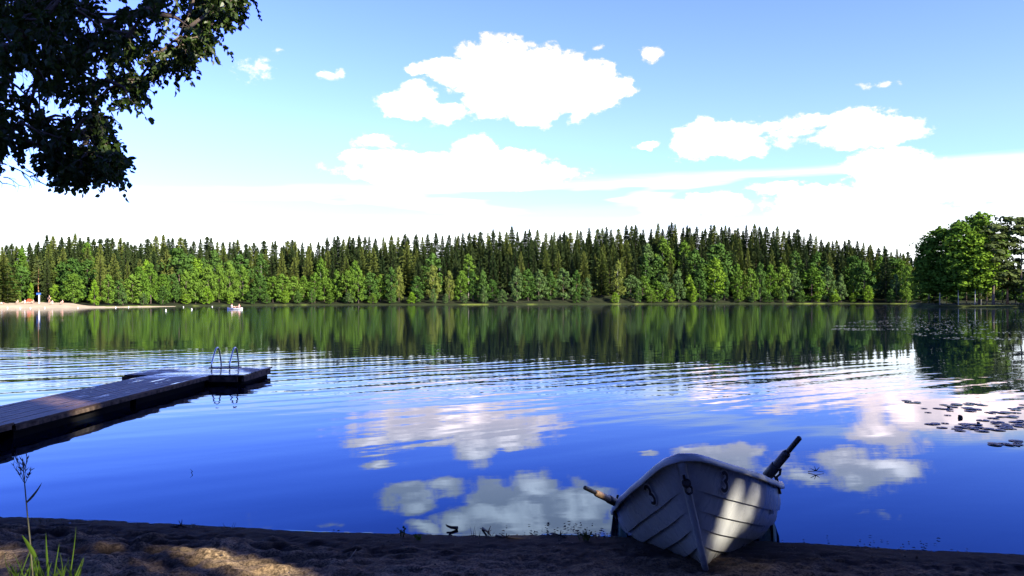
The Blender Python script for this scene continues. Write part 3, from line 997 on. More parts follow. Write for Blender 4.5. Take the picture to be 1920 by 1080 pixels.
for (x, y, sx, sy) in ((-6.96, 11.3, .40, 3.0), (-6.28, 11.3, .40, 3.0), (-6.96, 14.45, .40, 2.9), (-6.28, 14.45, .40, 2.9), (-7.05, 16.95, 1.1, 1.72), (-5.92, 16.95, 1.0, 1.72), (-6.62, 7.9, 1.0, 2.6)):
    mb = MB()
    mb.box((x, y, -.045), (sx, sy, .40))
    mb.build('float', M_float, jet)
# ladder: two bent rails, steps below the water
lad = MB()
lad.box((-6.30, 17.66, DZ + .012), (.62, .30, .016))
lo = lad.build('ladder', plain('ladder_plate', (.03, .03, .035), .5), jet)
for x in (-6.50, -6.11):
    mb = MB()
    pts = [(x, 17.40, DZ + .02), (x, 17.38, DZ + .08), (x, 17.42, DZ + .16), (x, 17.58, DZ + .36), (x, 17.66, DZ + .43), (x, 17.75, DZ + .445), (x, 17.83, DZ + .40), (x, 17.88, DZ + .31), (x, 17.96, DZ + .1), (x, 17.99, -.1), (x, 18.0, -.7)]
    mb.tube(pts, .017, 8)
    mb.build('handrail', M_steel, lo, True)
for z in (-.15, -.4, -.62):
    mb = MB()
    mb.box((-6.305, 17.99, z), (.36, .09, .025))
    mb.build('step', M_steel, lo)

# ------------------------------------------------------------------ rowing boat on the bank
BL_ = 2.75
Btab = [(0, .030), (.012, .085), (.03, .135), (.06, .20), (.12, .32), (.2, .445), (.3, .55), (.42, .62), (.55, .645), (.75, .60), (1, .50)]
NQ = 5
def bsec(q, t):
    mid = interp(q, [(0, .03), (.18, .46), (.36, .70), (.56, .87), (.78, .965), (1, 1)])
    bow = interp(q, [(0, .05), (.2, .27), (.4, .49), (.6, .68), (.8, .85), (1, 1)])
    k = min(1, t / .42) ** .8
    return bow * (1 - k) + mid * k
def sheer(t):
    return .986 * (1 - .295 * min(1, t / .35) ** .8) * interp(t, [(0, .70), (.1, .645), (.25, .575), (.45, .515), (.7, .50), (1, .52)])
def keelw(t):
    return interp(t, [(0, .02), (.06, -.005), (.3, -.07), (.55, -.09), (.85, -.05), (1, .02)])
def hull(t, q, side, out=0.0):
    """A point of the hull: t from stem to stern, q from keel to gunwale."""
    k = min(1, t / .42)
    p = .92 * (1 - k) + 1.30 * k
    w = keelw(t) + (sheer(t) - keelw(t)) * q ** p
    bl = .972 * interp(t, Btab)
    b = max(.012, bl * bsec(q, t)) + out
    u = t * BL_ - .443 * (q ** 1.3) * (1 - t) ** 4 + .07 * (1 - q) ** 3 * max(0, 1 - t * 8)
    return Vector((side * b, u, w + (-out * .25 if out else 0)))
def dens(a, b, n):
    return [a + (b - a) * i / (n - 1) for i in range(n)]
TS = [0, .006, .012, .02, .03, .045, .06, .09, .12, .16, .2] + dens(.25, 1, 16)
QE = [0, .17, .33, .50, .69, 1.0]
M_hull = None
m, t, b = mat('boat_gelcoat', (.62, .64, .64), .24, 0, .5)
co = t.n('ShaderNodeTexCoord').outputs['Object']
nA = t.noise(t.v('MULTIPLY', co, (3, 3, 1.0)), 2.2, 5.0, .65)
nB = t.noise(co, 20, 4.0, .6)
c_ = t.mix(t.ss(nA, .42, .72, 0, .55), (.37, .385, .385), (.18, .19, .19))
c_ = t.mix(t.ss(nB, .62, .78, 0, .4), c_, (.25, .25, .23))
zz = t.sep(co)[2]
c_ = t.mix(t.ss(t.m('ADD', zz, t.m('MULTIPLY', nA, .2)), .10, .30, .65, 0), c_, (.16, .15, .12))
t.put(b.inputs['Base Color'], c_)
t.put(b.inputs['Roughness'], t.ss(nA, .3, .7, .2, .42))
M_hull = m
boat = thing('rowing_boat', 'white clinker rowing boat numbered 3 drawn up on the sand', 'rowing boat')
BOAT_YAW, BOAT_HEEL, BOAT_PITCH = rad(-13.6), rad(-11.9), rad(-10.0)
foot = Vector((1.155, 4.795, .075))
boat.location = foot
boat.rotation_euler = (Matrix.Rotation(BOAT_YAW, 3, 'Z') @ Matrix.Rotation(BOAT_PITCH, 3, 'X') @ Matrix.Rotation(BOAT_HEEL, 3, 'Y')).to_euler()
hb = MB()
for side in (-1, 1):
    for s in range(NQ):
        q0, q1 = QE[s], QE[s + 1]
        sub = [0, .33, .66, 1]
        grid = []
        for tt in TS:
            lap = .014 * min(1, tt / .04) if s > 0 else 0
            for f in sub:
                grid.append(hull(tt, q0 + (q1 - q0) * f, side, lap * (1 - f)))
        n = len(sub)
        fs = [(i * n + k, i * n + k + 1, (i + 1) * n + k + 1, (i + 1) * n + k) for i in range(len(TS) - 1) for k in range(n - 1)]
        hb.add(grid, fs if side < 0 else [tuple(reversed(f)) for f in fs])
        if s > 0:                                    # underside of the lap
            e = []
            for tt in TS:
                e += [hull(tt, q0, side, .014 * min(1, tt / .04)), hull(tt, q0, side, 0)]
            fs = [(i * 2, i * 2 + 1, i * 2 + 3, i * 2 + 2) for i in range(len(TS) - 1)]
            hb.add(e, fs)
# transom
tr = [hull(1, q, -1) for q in dens(0, 1, 9)] + [hull(1, q, 1) for q in reversed(dens(0, 1, 9))]
hb.add(tr, [tuple(range(len(tr)))])
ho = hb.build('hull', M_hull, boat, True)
ho.data.shade_smooth() if hasattr(ho.data, 'shade_smooth') else None
# stem and keel strip
kb = MB()
stem = [hull(0, q, 1) for q in dens(1, 0, 14)]
stem = [Vector((0, p.y - .004, p.z)) for p in stem] + [Vector((0, hull(tt, 0, 1).y, hull(tt, 0, 1).z - .012)) for tt in dens(.02, 1, 12)]
kb.tube(stem, [.030, .028, .026, .024] + [.022] * 6 + [.020] * (len(stem) - 10), 8)
kb.build('keel', M_hull, boat, True)
# rolled gunwale
prof = [(-.045, .004), (-.042, .014), (-.03, .020), (.022, .020), (.034, .014), (.038, .004), (.038, -.022), (.032, -.027), (.024, -.022), (.018, .0)]
path = [(tt, -1) for tt in reversed(TS)] + [(tt, 1) for tt in TS[1:]]
pts = [hull(tt, 1, s) for tt, s in path]
nose = pts[len(TS) - 1]
pts[len(TS) - 1] = Vector((0, nose.y - .012, nose.z))
gb_ = MB()
vs = []
for i, p in enumerate(pts):
    tg = (pts[min(i + 1, len(pts) - 1)] - pts[max(i - 1, 0)]).normalized()
    outv = Vector((-tg.y, tg.x, 0)).normalized()
    if outv.y > 0 and abs(p.x) < .25 or outv.x * p.x < 0:
        outv = -outv
    for (a, h) in prof:
        vs.append(p + outv * a + Vector((0, 0, h)))
n = len(prof)
gb_.add(vs, [(i * n + k, i * n + (k + 1) % n, (i + 1) * n + (k + 1) % n, (i + 1) * n + k) for i in range(len(pts) - 1) for k in range(n)])
gb_.add(vs[:n], [tuple(range(n))])
gb_.add(vs[-n:], [tuple(range(n))])
M_gun = plain('gunwale_grey', (.43, .455, .47), .4, var=.2, scale=6)
gb_.build('gunwale', M_gun, boat, True)
# inside: bow deck, thwarts
M_in = plain('boat_inside', (.35, .37, .38), .6, var=.2, scale=4)
db = MB()
dk = []
for tt in [0.004, .03, .06, .1, .15]:
    a, c = hull(tt, .985, -1), hull(tt, .985, 1)
    dk += [a, (a + c) / 2 + Vector((0, 0, .012)), c]
db.add(dk, [(i * 3 + k, i * 3 + k + 1, i * 3 + 4 + k, i * 3 + 3 + k) for i in range(4) for k in range(2)])
db.build('foredeck', M_in, boat)
for tt in (.36, .62, .9):
    a, c = hull(tt, .7, -1), hull(tt, .7, 1)
    mb = MB()
    mb.box((0, a.y, a.z), (c.x - a.x - .02, .24, .03))
    mb.build('thwart', M_in, boat)
# the number 3 on both bows, on pale stickers
M_ink = plain('black_numeral', (.008, .008, .009), .5, var=.1)
M_stk = plain('pale_sticker', (.55, .56, .55), .5, var=.15, scale=30)
def on_hull(t0, q0, side, a, bz, out):
    tt = t0 + a / BL_
    e = .004
    p = hull(tt, q0 + bz / .55, side)
    dt = hull(tt + e, q0 + bz / .55, side) - hull(tt - e, q0 + bz / .55, side)
    dq = hull(tt, q0 + bz / .55 + .01, side) - hull(tt, q0 + bz / .55 - .01, side)
    nn = dt.cross(dq).normalized()
    if nn.x * side < 0:
        nn = -nn
    return p + nn * out
three = []
for k in range(13):
    a = rad(150 - 240 * k / 12)
    three.append((.021 * math.cos(a), .0235 + .0225 * math.sin(a)))
for k in range(1, 14):
    a = rad(90 - 240 * k / 13)
    three.append((.024 * math.cos(a), -.0255 + .0265 * math.sin(a)))
for side, t0 in ((-1, .085), (1, .075)):
    def ribbon(w, out, thick):
        mb = MB()
        V = []
        for i, (a, bz) in enumerate(three):
            a0, b0 = three[max(0, i - 1)]
            a1, b1 = three[min(len(three) - 1, i + 1)]
            L = math.hypot(a1 - a0, b1 - b0) or 1
            nx_, nb_ = -(b1 - b0) / L, (a1 - a0) / L
            flip = side                                    # reads the right way round from outside
            for sgn in (-1, 1):
                V.append(on_hull(t0, .865, side, flip * (a + sgn * w * nx_), bz + sgn * w * nb_, out + .012))
        mb.add(V, [(i * 2, i * 2 + 1, i * 2 + 3, i * 2 + 2) for i in range(len(three) - 1)])
        return mb
    so = ribbon(.0175, .003, 0).build('sticker', M_stk, boat)
    ribbon(.0095, .006, 0).build('numeral', M_ink, so)
# bow ring and shackle
M_iron = plain('rusty_iron', (.03, .024, .02), .55, .6, var=.4, scale=30)
rb = MB()
c0 = hull(0, .79, 1)
c0.x = 0
ring = lambda c, r, ax1, ax2, n=16: [c + ax1 * (r * math.cos(2 * math.pi * k / n)) + ax2 * (r * math.sin(2 * math.pi * k / n)) for k in range(n + 1)]
rb.tube(ring(c0 + Vector((0, -.045, .03)), .021, Vector((0, .6, 0)), Vector((0, 0, 1.35))), .0075, 6)
rb.tube(ring(c0 + Vector((.006, -.055, -.02)), .018, Vector((1, 0, 0)), Vector((0, .2, 1))), .0095, 6)
rb.tube(ring(c0 + Vector((.012, -.052, -.058)), .020, Vector((.9, .3, 0)), Vector((0, 0, 1.1))), .007, 6)
rb.box(c0 + Vector((.004, -.05, -.018)), (.045, .03, .024))
rb.build('bow_ring', M_iron, boat)
for side in (-1, 1):
    a = hull(.40, 1, side)
    rb = MB()
    rb.tube([a + Vector((0, 0, -.06)), a + Vector((0, 0, .06))], .013, 8)
    rb.tube([a + Vector((-.04 * side, 0, .11)), a + Vector((-.025 * side, 0, .075)), a + Vector((0, 0, .058)), a + Vector((.03 * side, 0, .075)), a + Vector((.045 * side, 0, .115))], .009, 8)
    rb.build('oarlock', M_iron, boat)
# oars lie in the boat, so they are things of their own
M_oarwood = plain('oar_wood', (.30, .19, .10), .5, var=.3, scale=12)
M_grip = plain('oar_grip', (.012, .012, .012), .5, var=.2)
def oar(label, grip, lock, M_shaft, g=1.0):
    d = (lock - grip).normalized()
    o = thing('oar', label, 'oar', lock, 0, 'oars of the boat')
    R = lambda a: (grip + d * a) - lock
    mb = MB()
    mb.tube([R(0), R(.006), R(.14), R(.15)], [.014 * g, .019 * g, .019 * g, .017 * g], 12)
    mb.build('grip', M_grip, o, True)
    mb = MB()
    mb.tube([R(.15), R(.17), R(.40), R(1.5)], [.022 * g, .031 * g, .031 * g, .02 * g], 12)
    mb.build('shaft', M_shaft, o, True)
    mb = MB()
    L = (lock - grip).length
    mb.tube([R(L - .07), R(L - .065), R(L + .05), R(L + .055)], [.034 * g, .038 * g, .038 * g, .034 * g], 12)
    mb.build('collar', M_grip, o, True)
    mb = MB()
    side = d.cross(Vector((0, 0, 1))).normalized()
    blade = []
    for a, w in ((1.45, .02), (1.55, .05), (1.75, .07), (1.95, .07), (2.0, .05)):
        blade += [R(a) + side * w + Vector((0, 0, .008)), R(a) - side * w + Vector((0, 0, .008)), R(a) - side * w - Vector((0, 0, .008)), R(a) + side * w - Vector((0, 0, .008))]
    mb.add(blade, [(i * 4 + k, i * 4 + (k + 1) % 4, i * 4 + 4 + (k + 1) % 4, i * 4 + 4 + k) for i in range(4) for k in range(4)] + [(3, 2, 1, 0), (16, 17, 18, 19)])
    mb.build('blade', M_oarwood, o)
    return o
oar('dark oar sticking up over the lake-right side of the boat', P(1500, 820, 5.62), P(1446, 884, 5.80), plain('dark_oar_wood', (.035, .03, .028), .5, var=.3, scale=12))
oar('oar with tan wood and black grip over the low side of the boat', P(1096, 914, 5.25), P(1150, 940, 5.55), M_oarwood, .74)

# ------------------------------------------------------------------ shade: tall trees on the bank behind the camera
SPOTS = []                                            # places the sun reaches through gaps in these crowns
def spot(p, r, pad=.22):
    SPOTS.append((Vector(p), max(.02, r), pad))
for k in range(7):
    spot(G(70 + k * 14, 742 + k * 3.2, DZ) + Vector((0, 0, 0)), .15, .45)
for (px, py, r) in ((232, 1022, .0), (255, 1026, .02), (285, 1033, .02), (318, 1040, .0), (15, 1040, .03), (410, 1072, .03), (450, 1070, .05), (500, 1074, .05), (370, 1066, .02), (870, 1016, .0), (1560, 1048, 0.), (1690, 1055, 0.)):
    g = G(px, py, .09)
    spot(g, r + (.055 if px < 600 else .02), .36 if px < 600 else .3)
spot(P(50, 1012, 3.6), .08, .45)
spot(P(90, 1020, 3.6), .08, .45)
spot(P(120, 1050, 3.65), .05, .4)
for (px, py, d, r) in ((1398, 905, 5.25, .02), (1393, 930, 5.25, .03), (1390, 955, 5.2, .03), (1383, 980, 5.15, .03), (1372, 1003, 5.1, .03), (1354, 1028, 5.0, .03), (1337, 1052, 4.9, .03), (1322, 985, 4.95, .01), (1345, 945, 5.0, .01), (1440, 925, 5.45, .02), (1446, 955, 5.5, .02), (1290, 850, 4.72, .02), (1410, 882, 5.2, .02)):
    spot(P(px, py, d), r, .21)
spot(P(1112, 922, 5.35), .1)

for (px, py, d, r) in ((255, 165, 9, .24), (215, 215, 9, .22), (395, 60, 9, .32), (440, 30, 9, .3), (160, 330, 8.5, .16), (300, 20, 9, .24), (190, 260, 9, .1), (385, 110, 9, .1)):
    spot(P(px, py, d), r)
rq = random.Random(77)
for k in range(16):
    qx = rq.uniform(1300, 1450)
    qy = rq.uniform(870 + (qx - 1300) * .25, 1010 - max(0, qx - 1380) * .9)
    spot(P(qx, qy, 4.85 + (qx - 1300) / 150 * .6), .02, .04)
sc = np.array([tuple(s[0]) for s in SPOTS])
sr = np.array([s[1] for s in SPOTS])
sp_ = np.array([s[2] for s in SPOTS])
sv = np.array(tuple(SUNV))
def lit_path(c, pad):
    """Would a clump at c stand in the sun's way to one of the spots?"""
    w = np.array(tuple(c)) - sc
    al = w @ sv
    dist = np.linalg.norm(w - al[:, None] * sv, axis=1)
    return bool(np.any((dist < sr + pad * sp_) & (al > .3)))
M_shade = leafmat('bank_tree_leaf', (.020, .045, .012), (.035, .065, .018), .2)
UU = Vector((SUNV.x, SUNV.y, 0)).normalized()
UP = Vector((-UU.y, UU.x, 0))
rs = random.Random(5)
for (l, tdist, h, r) in ((-1.0, 9.5, 17, 3.2), (2.5, 12.0, 19, 3.3), (5.2, 10.0, 18, 3.2), (8.0, 12.5, 20, 3.6), (11.0, 11.0, 17, 3.0), (1.0, 16.0, 22, 3.5), (6.8, 17.0, 22, 3.6)):
    base = UU * tdist + UP * l
    e = thing('bank_tree', 'tall shady tree on the bank behind the photographer', 'tree', (base.x, base.y, .3), 0, 'trees shading the bank')
    mb = MB()
    N = 5200
    for k in range(N):
        zf = rs.random()
        z = h * (.10 + .90 * zf)
        rr = r * math.sin(math.pi * (.14 + .84 * zf)) ** .55 * math.sqrt(rs.random()) * 1.05
        a = rs.uniform(0, 6.283)
        q = Vector((math.cos(a) * rr, math.sin(a) * rr, z))
        sz = rs.uniform(.34, .60)
        if lit_path(q + e.location, sz):
            continue
        clump(mb, q, rvec(rs), sz, rs)
    mb.build('crown', M_shade, e)
    tr_ = MB()
    pts = [(0, 0, -.4)] + [(.1 * rs.uniform(-1, 1), .1 * rs.uniform(-1, 1), h * f) for f in (.15, .35, .6, .85)]
    tr_.tube(pts, [.22, .17, .14, .09, .03], 8)
    tr_.build('trunk', M_bark, e, True)

specs = []
rw = random.Random(8)
for k in range(150):  # unseen woods added to screen off bright low sky behind the camera
    a = rad(rw.uniform(75, 292))
    dist = rw.uniform(30, 46)
    h = rw.uniform(11, 14.5)
    specs.append((BL[rw.randrange(NV)], (h / 12, h / 12, h / 13), rw.uniform(0, 6), (math.sin(a) * dist, math.cos(a) * dist - 2, .6)))
mass('sky_screen_woods', 'unseen leafy woods added behind the bank to block low sky light', specs, LM['leaf_dark'])

# ------------------------------------------------------------------ the overhanging tree, upper left
SIL = [(-900, -900), (520, -900), (500, -60), (478, 5), (462, 40), (440, 62), (405, 62), (402, 135), (372, 140), (345, 165), (312, 172), (300, 120), (296, 180), (275, 215), (245, 218), (228, 262), (205, 300), (236, 335), (232, 352), (165, 366), (120, 340), (60, 318), (10, 330), (-40, 400), (-900, 500)]
HOLES = [(45, 150, 26, 28), (100, 190, 22, 20), (110, 215, 14, 14), (15, 300, 22, 16), (105, 95, 12, 9), (190, 120, 16, 14), (175, 50, 12, 10), (160, 265, 26, 14), (285, 55, 16, 18), (40, 345, 50, 30), (225, 180, 12, 12), (60, 280, 22, 12), (330, 60, 20, 40), (260, 130, 10, 16), (140, 200, 14, 10)]
def inside(px, py):
    c = False
    for i in range(len(SIL)):
        x1, y1 = SIL[i]
        x2, y2 = SIL[i - 1]
        if (y1 > py) != (y2 > py) and px < (x2 - x1) * (py - y1) / (y2 - y1) + x1:
            c = not c
    return c
rl = random.Random(21)
TB = Vector((-8.1, 5.2, 0))
TB.z = .15
tree = thing('lime_tree', 'dark leafy tree hanging over the lake from beside the jetty', 'tree', TB)
clusters = []
def proj(p):
    return 960 + F * p.x / p.y, HOR - F * (p.z - H0) / p.y
tries = 0
while len(clusters) < 2100 and tries < 90000:
    tries += 1
    v = rvec(rl) * rl.random() ** .30
    p = Vector((-6.5 + v.x * 4.0, 8.6 + v.y * 2.6, 6.3 + v.z * 3.8))
    px, py = proj(p)
    vis = px > -60 and py > -60
    if not vis and rl.random() < .55:
        continue
    if not inside(px, py + 36) or not inside(px + 34, py) or not inside(px + 20, py + 22):
        continue
    if any(((px - a) / rx) ** 2 + ((py - b_) / ry) ** 2 < 1 for a, b_, rx, ry in HOLES):
        continue
    if mnoise.noise(p * 1.5) < -.16:
        continue
    clusters.append(p)
for (ax, ay, n_, d_) in ((215, 318, 26, 8.4), (180, 340, 22, 8.3), (222, 335, 14, 8.2), (190, 300, 20, 8.6), (150, 345, 14, 8.4), (200, 275, 16, 8.8), (385, 105, 16, 9.2), (395, 70, 16, 9.3), (440, 35, 18, 9.4), (470, 10, 10, 9.4), (360, 120, 12, 9.0), (325, 150, 10, 9.0), (265, 190, 14, 8.9), (120, 320, 16, 8.5)):
    for k in range(int(n_ * .75)):
        clusters.append(P(ax - 20 + rl.gauss(0, 14), ay - 36 + rl.gauss(0, 10), d_ + rl.uniform(-.5, .5)))
# branch skeleton: trunk, then each cluster joins the nearest node
trunk_pts = [TB + Vector((0, 0, -.3)), TB + Vector((.1, .2, 1.5)), TB + Vector((.3, .6, 3.2)), TB + Vector((.6, 1.3, 5.0)), TB + Vector((.9, 2.0, 7.0)), TB + Vector((1.1, 2.4, 9.2))]
mb = MB()
mb.tube([p - TB for p in trunk_pts], [.26, .21, .18, .14, .09, .03], 10)
mb.build('trunk', M_bark, tree, True)
bb = MB()
nodes = [(p, .07) for p in trunk_pts[2:]]
nodes = []
for i in range(1, 5):
    for f in (0, .33, .66):
        nodes.append((trunk_pts[i].lerp(trunk_pts[i + 1], f), .06))
npos = [n_[0] for n_ in nodes]
clusters.sort(key=lambda p: min((p - q).length for q in trunk_pts))
conn = []
for p in clusters:
    arr = np.array([tuple(q) for q in npos])
    dd = np.linalg.norm(arr - np.array(tuple(p)), axis=1) + .6 * np.maximum(0, arr[:, 2] - p.z - .4)
    j = int(np.argmin(dd))
    q = npos[j]
    mid = (p + q) / 2 + Vector((rl.uniform(-.08, .08), rl.uniform(-.08, .08), .10 * (p - q).length))
    r0 = max(.006, min(.05, .012 + .03 * (p - q).length))
    bb.tube([q - TB, mid - TB, p - TB], [r0, r0 * .7, .005], 4, False)
    npos.append(mid)
    npos.append(p)
for (a, bq) in (((20, 310), (110, 360)), ((40, 318), (60, 355)), ((5, 330), (45, 352)), ((50, 320), (85, 350)), ((30, 300), (75, 340)), ((0, 340), (30, 350))):      # leafless twigs
    p, q = P(*a, 8.0), P(*bq, 7.8)
    pts = [p.lerp(q, f) + Vector((rl.uniform(-.02, .02), 0, rl.uniform(-.02, .02))) for f in (0, .25, .5, .75, 1)]
    bb.tube([x - TB for x in pts], [.006, .005, .004, .003, .002], 4, False)
    for f in (1, 2, 3):
        bb.tube([pts[f] - TB, pts[f] - TB + Vector((rl.uniform(-.02, .10), 0, rl.uniform(-.12, .03)))], [.003, .0015], 3, False)
bb.build('branch', M_bark, tree, True)
lf = MB()
bb2 = MB()
def leaf(mb, base, d, nrm, L, w, rl):
    s = d.cross(nrm)
    if s.length < .01:
        return
    s.normalize()
    up = s.cross(d)
    fold = up * (w * rl.uniform(.05, .35))
    mb.add([base, base + d * L * .3 + s * w * .5 + fold, base + d * L * .62 + s * w * .42 + fold, base + d * L, base + d * L * .62 - s * w * .42 + fold, base + d * L * .3 - s * w * .5 + fold, base + d * L * .45], [(0, 1, 6), (1, 2, 6), (2, 3, 6), (3, 4, 6), (4, 5, 6), (5, 0, 6)])
for p in clusters:
    px, py = proj(p)
    vis = px > -60 and py > -80
    nt = 3 if vis else 2
    for k in range(nt):
        dirv = Vector((rl.uniform(-1, 1), rl.uniform(-1, 1), rl.uniform(-1.0, .35))).normalized()
        Lt = rl.uniform(.10, .26)
        ex, ey = proj(p + dirv * Lt)
        if True:
            bb2.tube([p - TB, p + dirv * Lt * .5 + Vector((0, 0, -.025)) - TB, p + dirv * Lt + Vector((0, 0, -.10)) - TB], [.0035, .0025, .0012], 3, False)
        nl = 12 if vis else 5
        for i in range(nl):
            f = (i + .5) / nl
            b0 = p + dirv * Lt * f + Vector((0, 0, -.10 * f * f))
            x_, y_ = proj(b0)
            if vis and (any(((x_ - a) / rx) ** 2 + ((y_ - b_) / ry) ** 2 < .6 for a, b_, rx, ry in HOLES)) and rl.random() < .92:
                continue
            dl = (dirv * .4 + rvec(rl) * .8 + Vector((0, 0, -.55))).normalized()
            L = rl.uniform(.045, .082) * (1 if vis else 1.5)
            leaf(lf, b0 - TB, dl, (rvec(rl) + Vector((0, 0, .5))).normalized(), L, L * rl.uniform(.62, .82), rl)
M_lime = leafmat('lime_leaf', (.030, .060, .010), (.065, .105, .016), .38, 1.2, .03)
lf.build('foliage', M_lime, tree)
bb2.build('twig', M_bark, tree)

# ------------------------------------------------------------------ small plants and driftwood on the near shore
M_grass = leafmat('grass_blade', (.06, .115, .014), (.10, .155, .024), .35, 6)
M_reed = plain('reed_stem', (.10, .10, .05), .8, var=.3)
M_dry = plain('dark_driftwood', (.025, .02, .016), .8, var=.3, scale=20)
def blade(mb, base, tip, w, bend=.15, seg=6):
    base, tip = Vector(base), Vector(tip)
    side = (tip - base).cross(Vector((0, 1, 0)))
    if side.length < 1e-4:
        side = Vector((1, 0, 0))
    side.normalize()
    n_ = Vector((rl.uniform(-1, 1), rl.uniform(-.3, .3), 0)) * bend * (tip - base).length
    V = []
    for i in range(seg + 1):
        f = i / seg
        c = base.lerp(tip, f) + n_ * (f * f - f) * 1.0
        ww = w * (1 - f) ** .6 * min(1, .5 + 2 * f)
        V += [c + side * ww / 2 + Vector((0, .1 * ww, 0)), c, c - side * ww / 2 + Vector((0, .1 * ww, 0))]
    mb.add(V, [(i * 3 + k, i * 3 + k + 1, i * 3 + 4 + k, i * 3 + 3 + k) for i in range(seg) for k in range(2)])
# reed with seed head
rp = P(62, 1092, 3.75)
reed = thing('reed', 'slender reed with a feathery seed head at the jetty side', 'reed', rp)
mb = MB()
spts = [P(62, 1092, 3.75), P(56, 1010, 3.77), P(51, 960, 3.79), P(46, 905, 3.8), P(42, 862, 3.8)]
mb.tube([p - rp for p in spts], [.0042, .0036, .003, .0025, .0015], 6)
mb.build('stem', M_reed, reed, True)
mb = MB()
for (a, bq, n_) in (((46, 905), (30, 856), 14), ((46, 902), (50, 857), 11), ((46, 906), (25, 872), 12), ((47, 906), (58, 882), 12), ((46, 903), (42, 862), 12)):
    A, B = P(*a, 3.8), P(*bq, 3.8 + rl.uniform(-.04, .04))
    mb.tube([A - rp, B - rp], [.0015, .001], 4)
    for k in range(n_ * 2):
        f = rl.uniform(.35, 1.0)
        c = A.lerp(B, f)
        e_ = c + (B - A).normalized() * .022 + Vector((rl.uniform(-.012, .012), rl.uniform(-.012, .012), rl.uniform(-.004, .01)))
        s_ = Vector((rl.uniform(-1, 1), rl.uniform(-1, 1), 0)) * .0028
        mb.add([c - rp, (c + e_) / 2 + s_ - rp, e_ - rp, (c + e_) / 2 - s_ - rp], [(0, 1, 2, 3)])
mb.build('seed_head', plain('seed_head', (.06, .05, .07), .9, var=.3), reed)
mb = MB()
blade(mb, P(49, 943, 3.8) - rp, P(79, 904, 3.75) - rp, .014, .25)
mb.build('leaf', M_reed, reed)
# bright grass tuft
gp = P(85, 1100, 3.6)
tuft = MB()
for k in range(46):
    bx = rl.uniform(25, 145)
    tipx = bx + rl.uniform(-30, 30)
    tipy = rl.choice([rl.uniform(1035, 1068), rl.uniform(1015, 1062), rl.uniform(1045, 1075)])
    dd = rl.uniform(3.45, 3.85)
    blade(tuft, P(bx, 1096, dd) - gp, P(tipx, tipy, dd + rl.uniform(-.1, .1)) - gp, rl.uniform(.005, .011), .3)
blade(tuft, P(66, 1045, 3.6) - gp, P(41, 1003, 3.6) - gp, .028, .05)
blade(tuft, P(91, 1085, 3.6) - gp, P(86, 998, 3.62) - gp, .014, .05)
blade(tuft, P(130, 1085, 3.7) - gp, P(143, 985, 3.75) - gp, .007, .05)
tag(tuft.build('grass_tuft', M_grass, None, False, gp), 'green grass tuft with broad bright blades at the foot of the reed', 'grass')
# small shore plants
def sprig(px, py, n, hpx, spread, label, material, name='shore_plant', cat='plant'):
    d = G(px, py, .02).y
    b0 = G(px, py + 2, .01)
    mb = MB()
    k_ = d / F
    for i in range(n):
        a = rl.uniform(-1, 1)
        tip = Vector((a * spread * k_, rl.uniform(-.5, .5) * spread * k_, hpx * k_ * rl.uniform(.55, 1.1)))
        blade(mb, Vector((a * spread * .25 * k_, 0, -.02)), tip, .009, .3)
        for j in range(4):
            c = tip * rl.uniform(.4, 1)
            leaf(mb, c, (Vector((rl.uniform(-1, 1), rl.uniform(-1, 1), rl.uniform(-.2, .8)))).normalized(), rvec(rl), .024, .011, rl)
    return tag(mb.build(name, material, None, False, b0), label, cat)
M_dimleaf = leafmat('shore_leaf', (.03, .055, .015), (.05, .08, .02), .3)
sprig(754, 1004, 5, 17, 9, 'small upright weed at the waterline, furthest from the boat', M_dimleaf)
sprig(786, 1010, 5, 10, 10, 'low yellowish weed at the waterline beside the upright weed', M_grass)
sprig(1095, 1012, 9, 19, 16, 'dark leafy clump at the waterline just left of the boat', M_dimleaf)
def wisps(px, py, n, hpx, spread, label):
    d = G(px, py, .02).y
    k_ = d / F
    mb = MB()
    for i in range(n):
        a = rl.uniform(-1, 1)
        blade(mb, Vector((a * spread * k_, rl.uniform(-.03, .03), -.02)), Vector((a * spread * k_ * 1.2 + rl.uniform(-8, 8) * k_, 0, hpx * k_ * rl.uniform(.4, 1.1))), .0045, .2)
    return tag(mb.build('grass_wisp', M_reed, None, False, G(px, py + 2, .01)), label, 'grass')
wisps(905, 1005, 9, 24, 22, 'thin grass wisps at the waterline in the middle of the bank')
wisps(85, 978, 8, 14, 16, 'short grass wisps on the dark bank edge by the reed')
wisps(118, 979, 1, 24, 4, 'single bent grass stalk right of the reed at the waterline')
wisps(427, 990, 5, 14, 8, 'thin grass wisps at the waterline left of the middle')
wisps(370, 987, 6, 10, 10, 'tiny grass wisps at the waterline among twigs')
def twig(pts, r, label, name='twig', cat='twig', grp=None):
    b0 = Vector(pts[0])
    mb = MB()
    mb.tube([Vector(p) - b0 for p in pts], [r * (1 - .5 * i / (len(pts) - 1)) for i in range(len(pts))], 6)
    return mb, b0
mb, b0 = twig([G(858, 990, .01), G(846, 989, .02), G(838, 986, .025)], .014, '')
mb.tube([G(846, 989, .02) - b0, G(836, 984, .05) - b0], [.008, .004], 5)
tag(mb.build('driftwood', M_dry, None, True, b0), 'black forked stick floating just off the bank', 'driftwood')
mb, b0 = twig([G(357, 887, -.02), G(361, 884, .02), G(357, 880, .04)], .004, '')
tag(mb.build('twig', M_dry, None, True, b0), 'tiny bent reed tip poking from the open blue water', 'twig')
mb, b0 = twig([G(655, 1048, .115), G(668, 1030, .125)], .003, '')
tag(mb.build('twig', plain('dry_stalk', (.2, .16, .1), .9), None, True, b0), 'thin dry stalk lying on the shaded sand', 'twig')
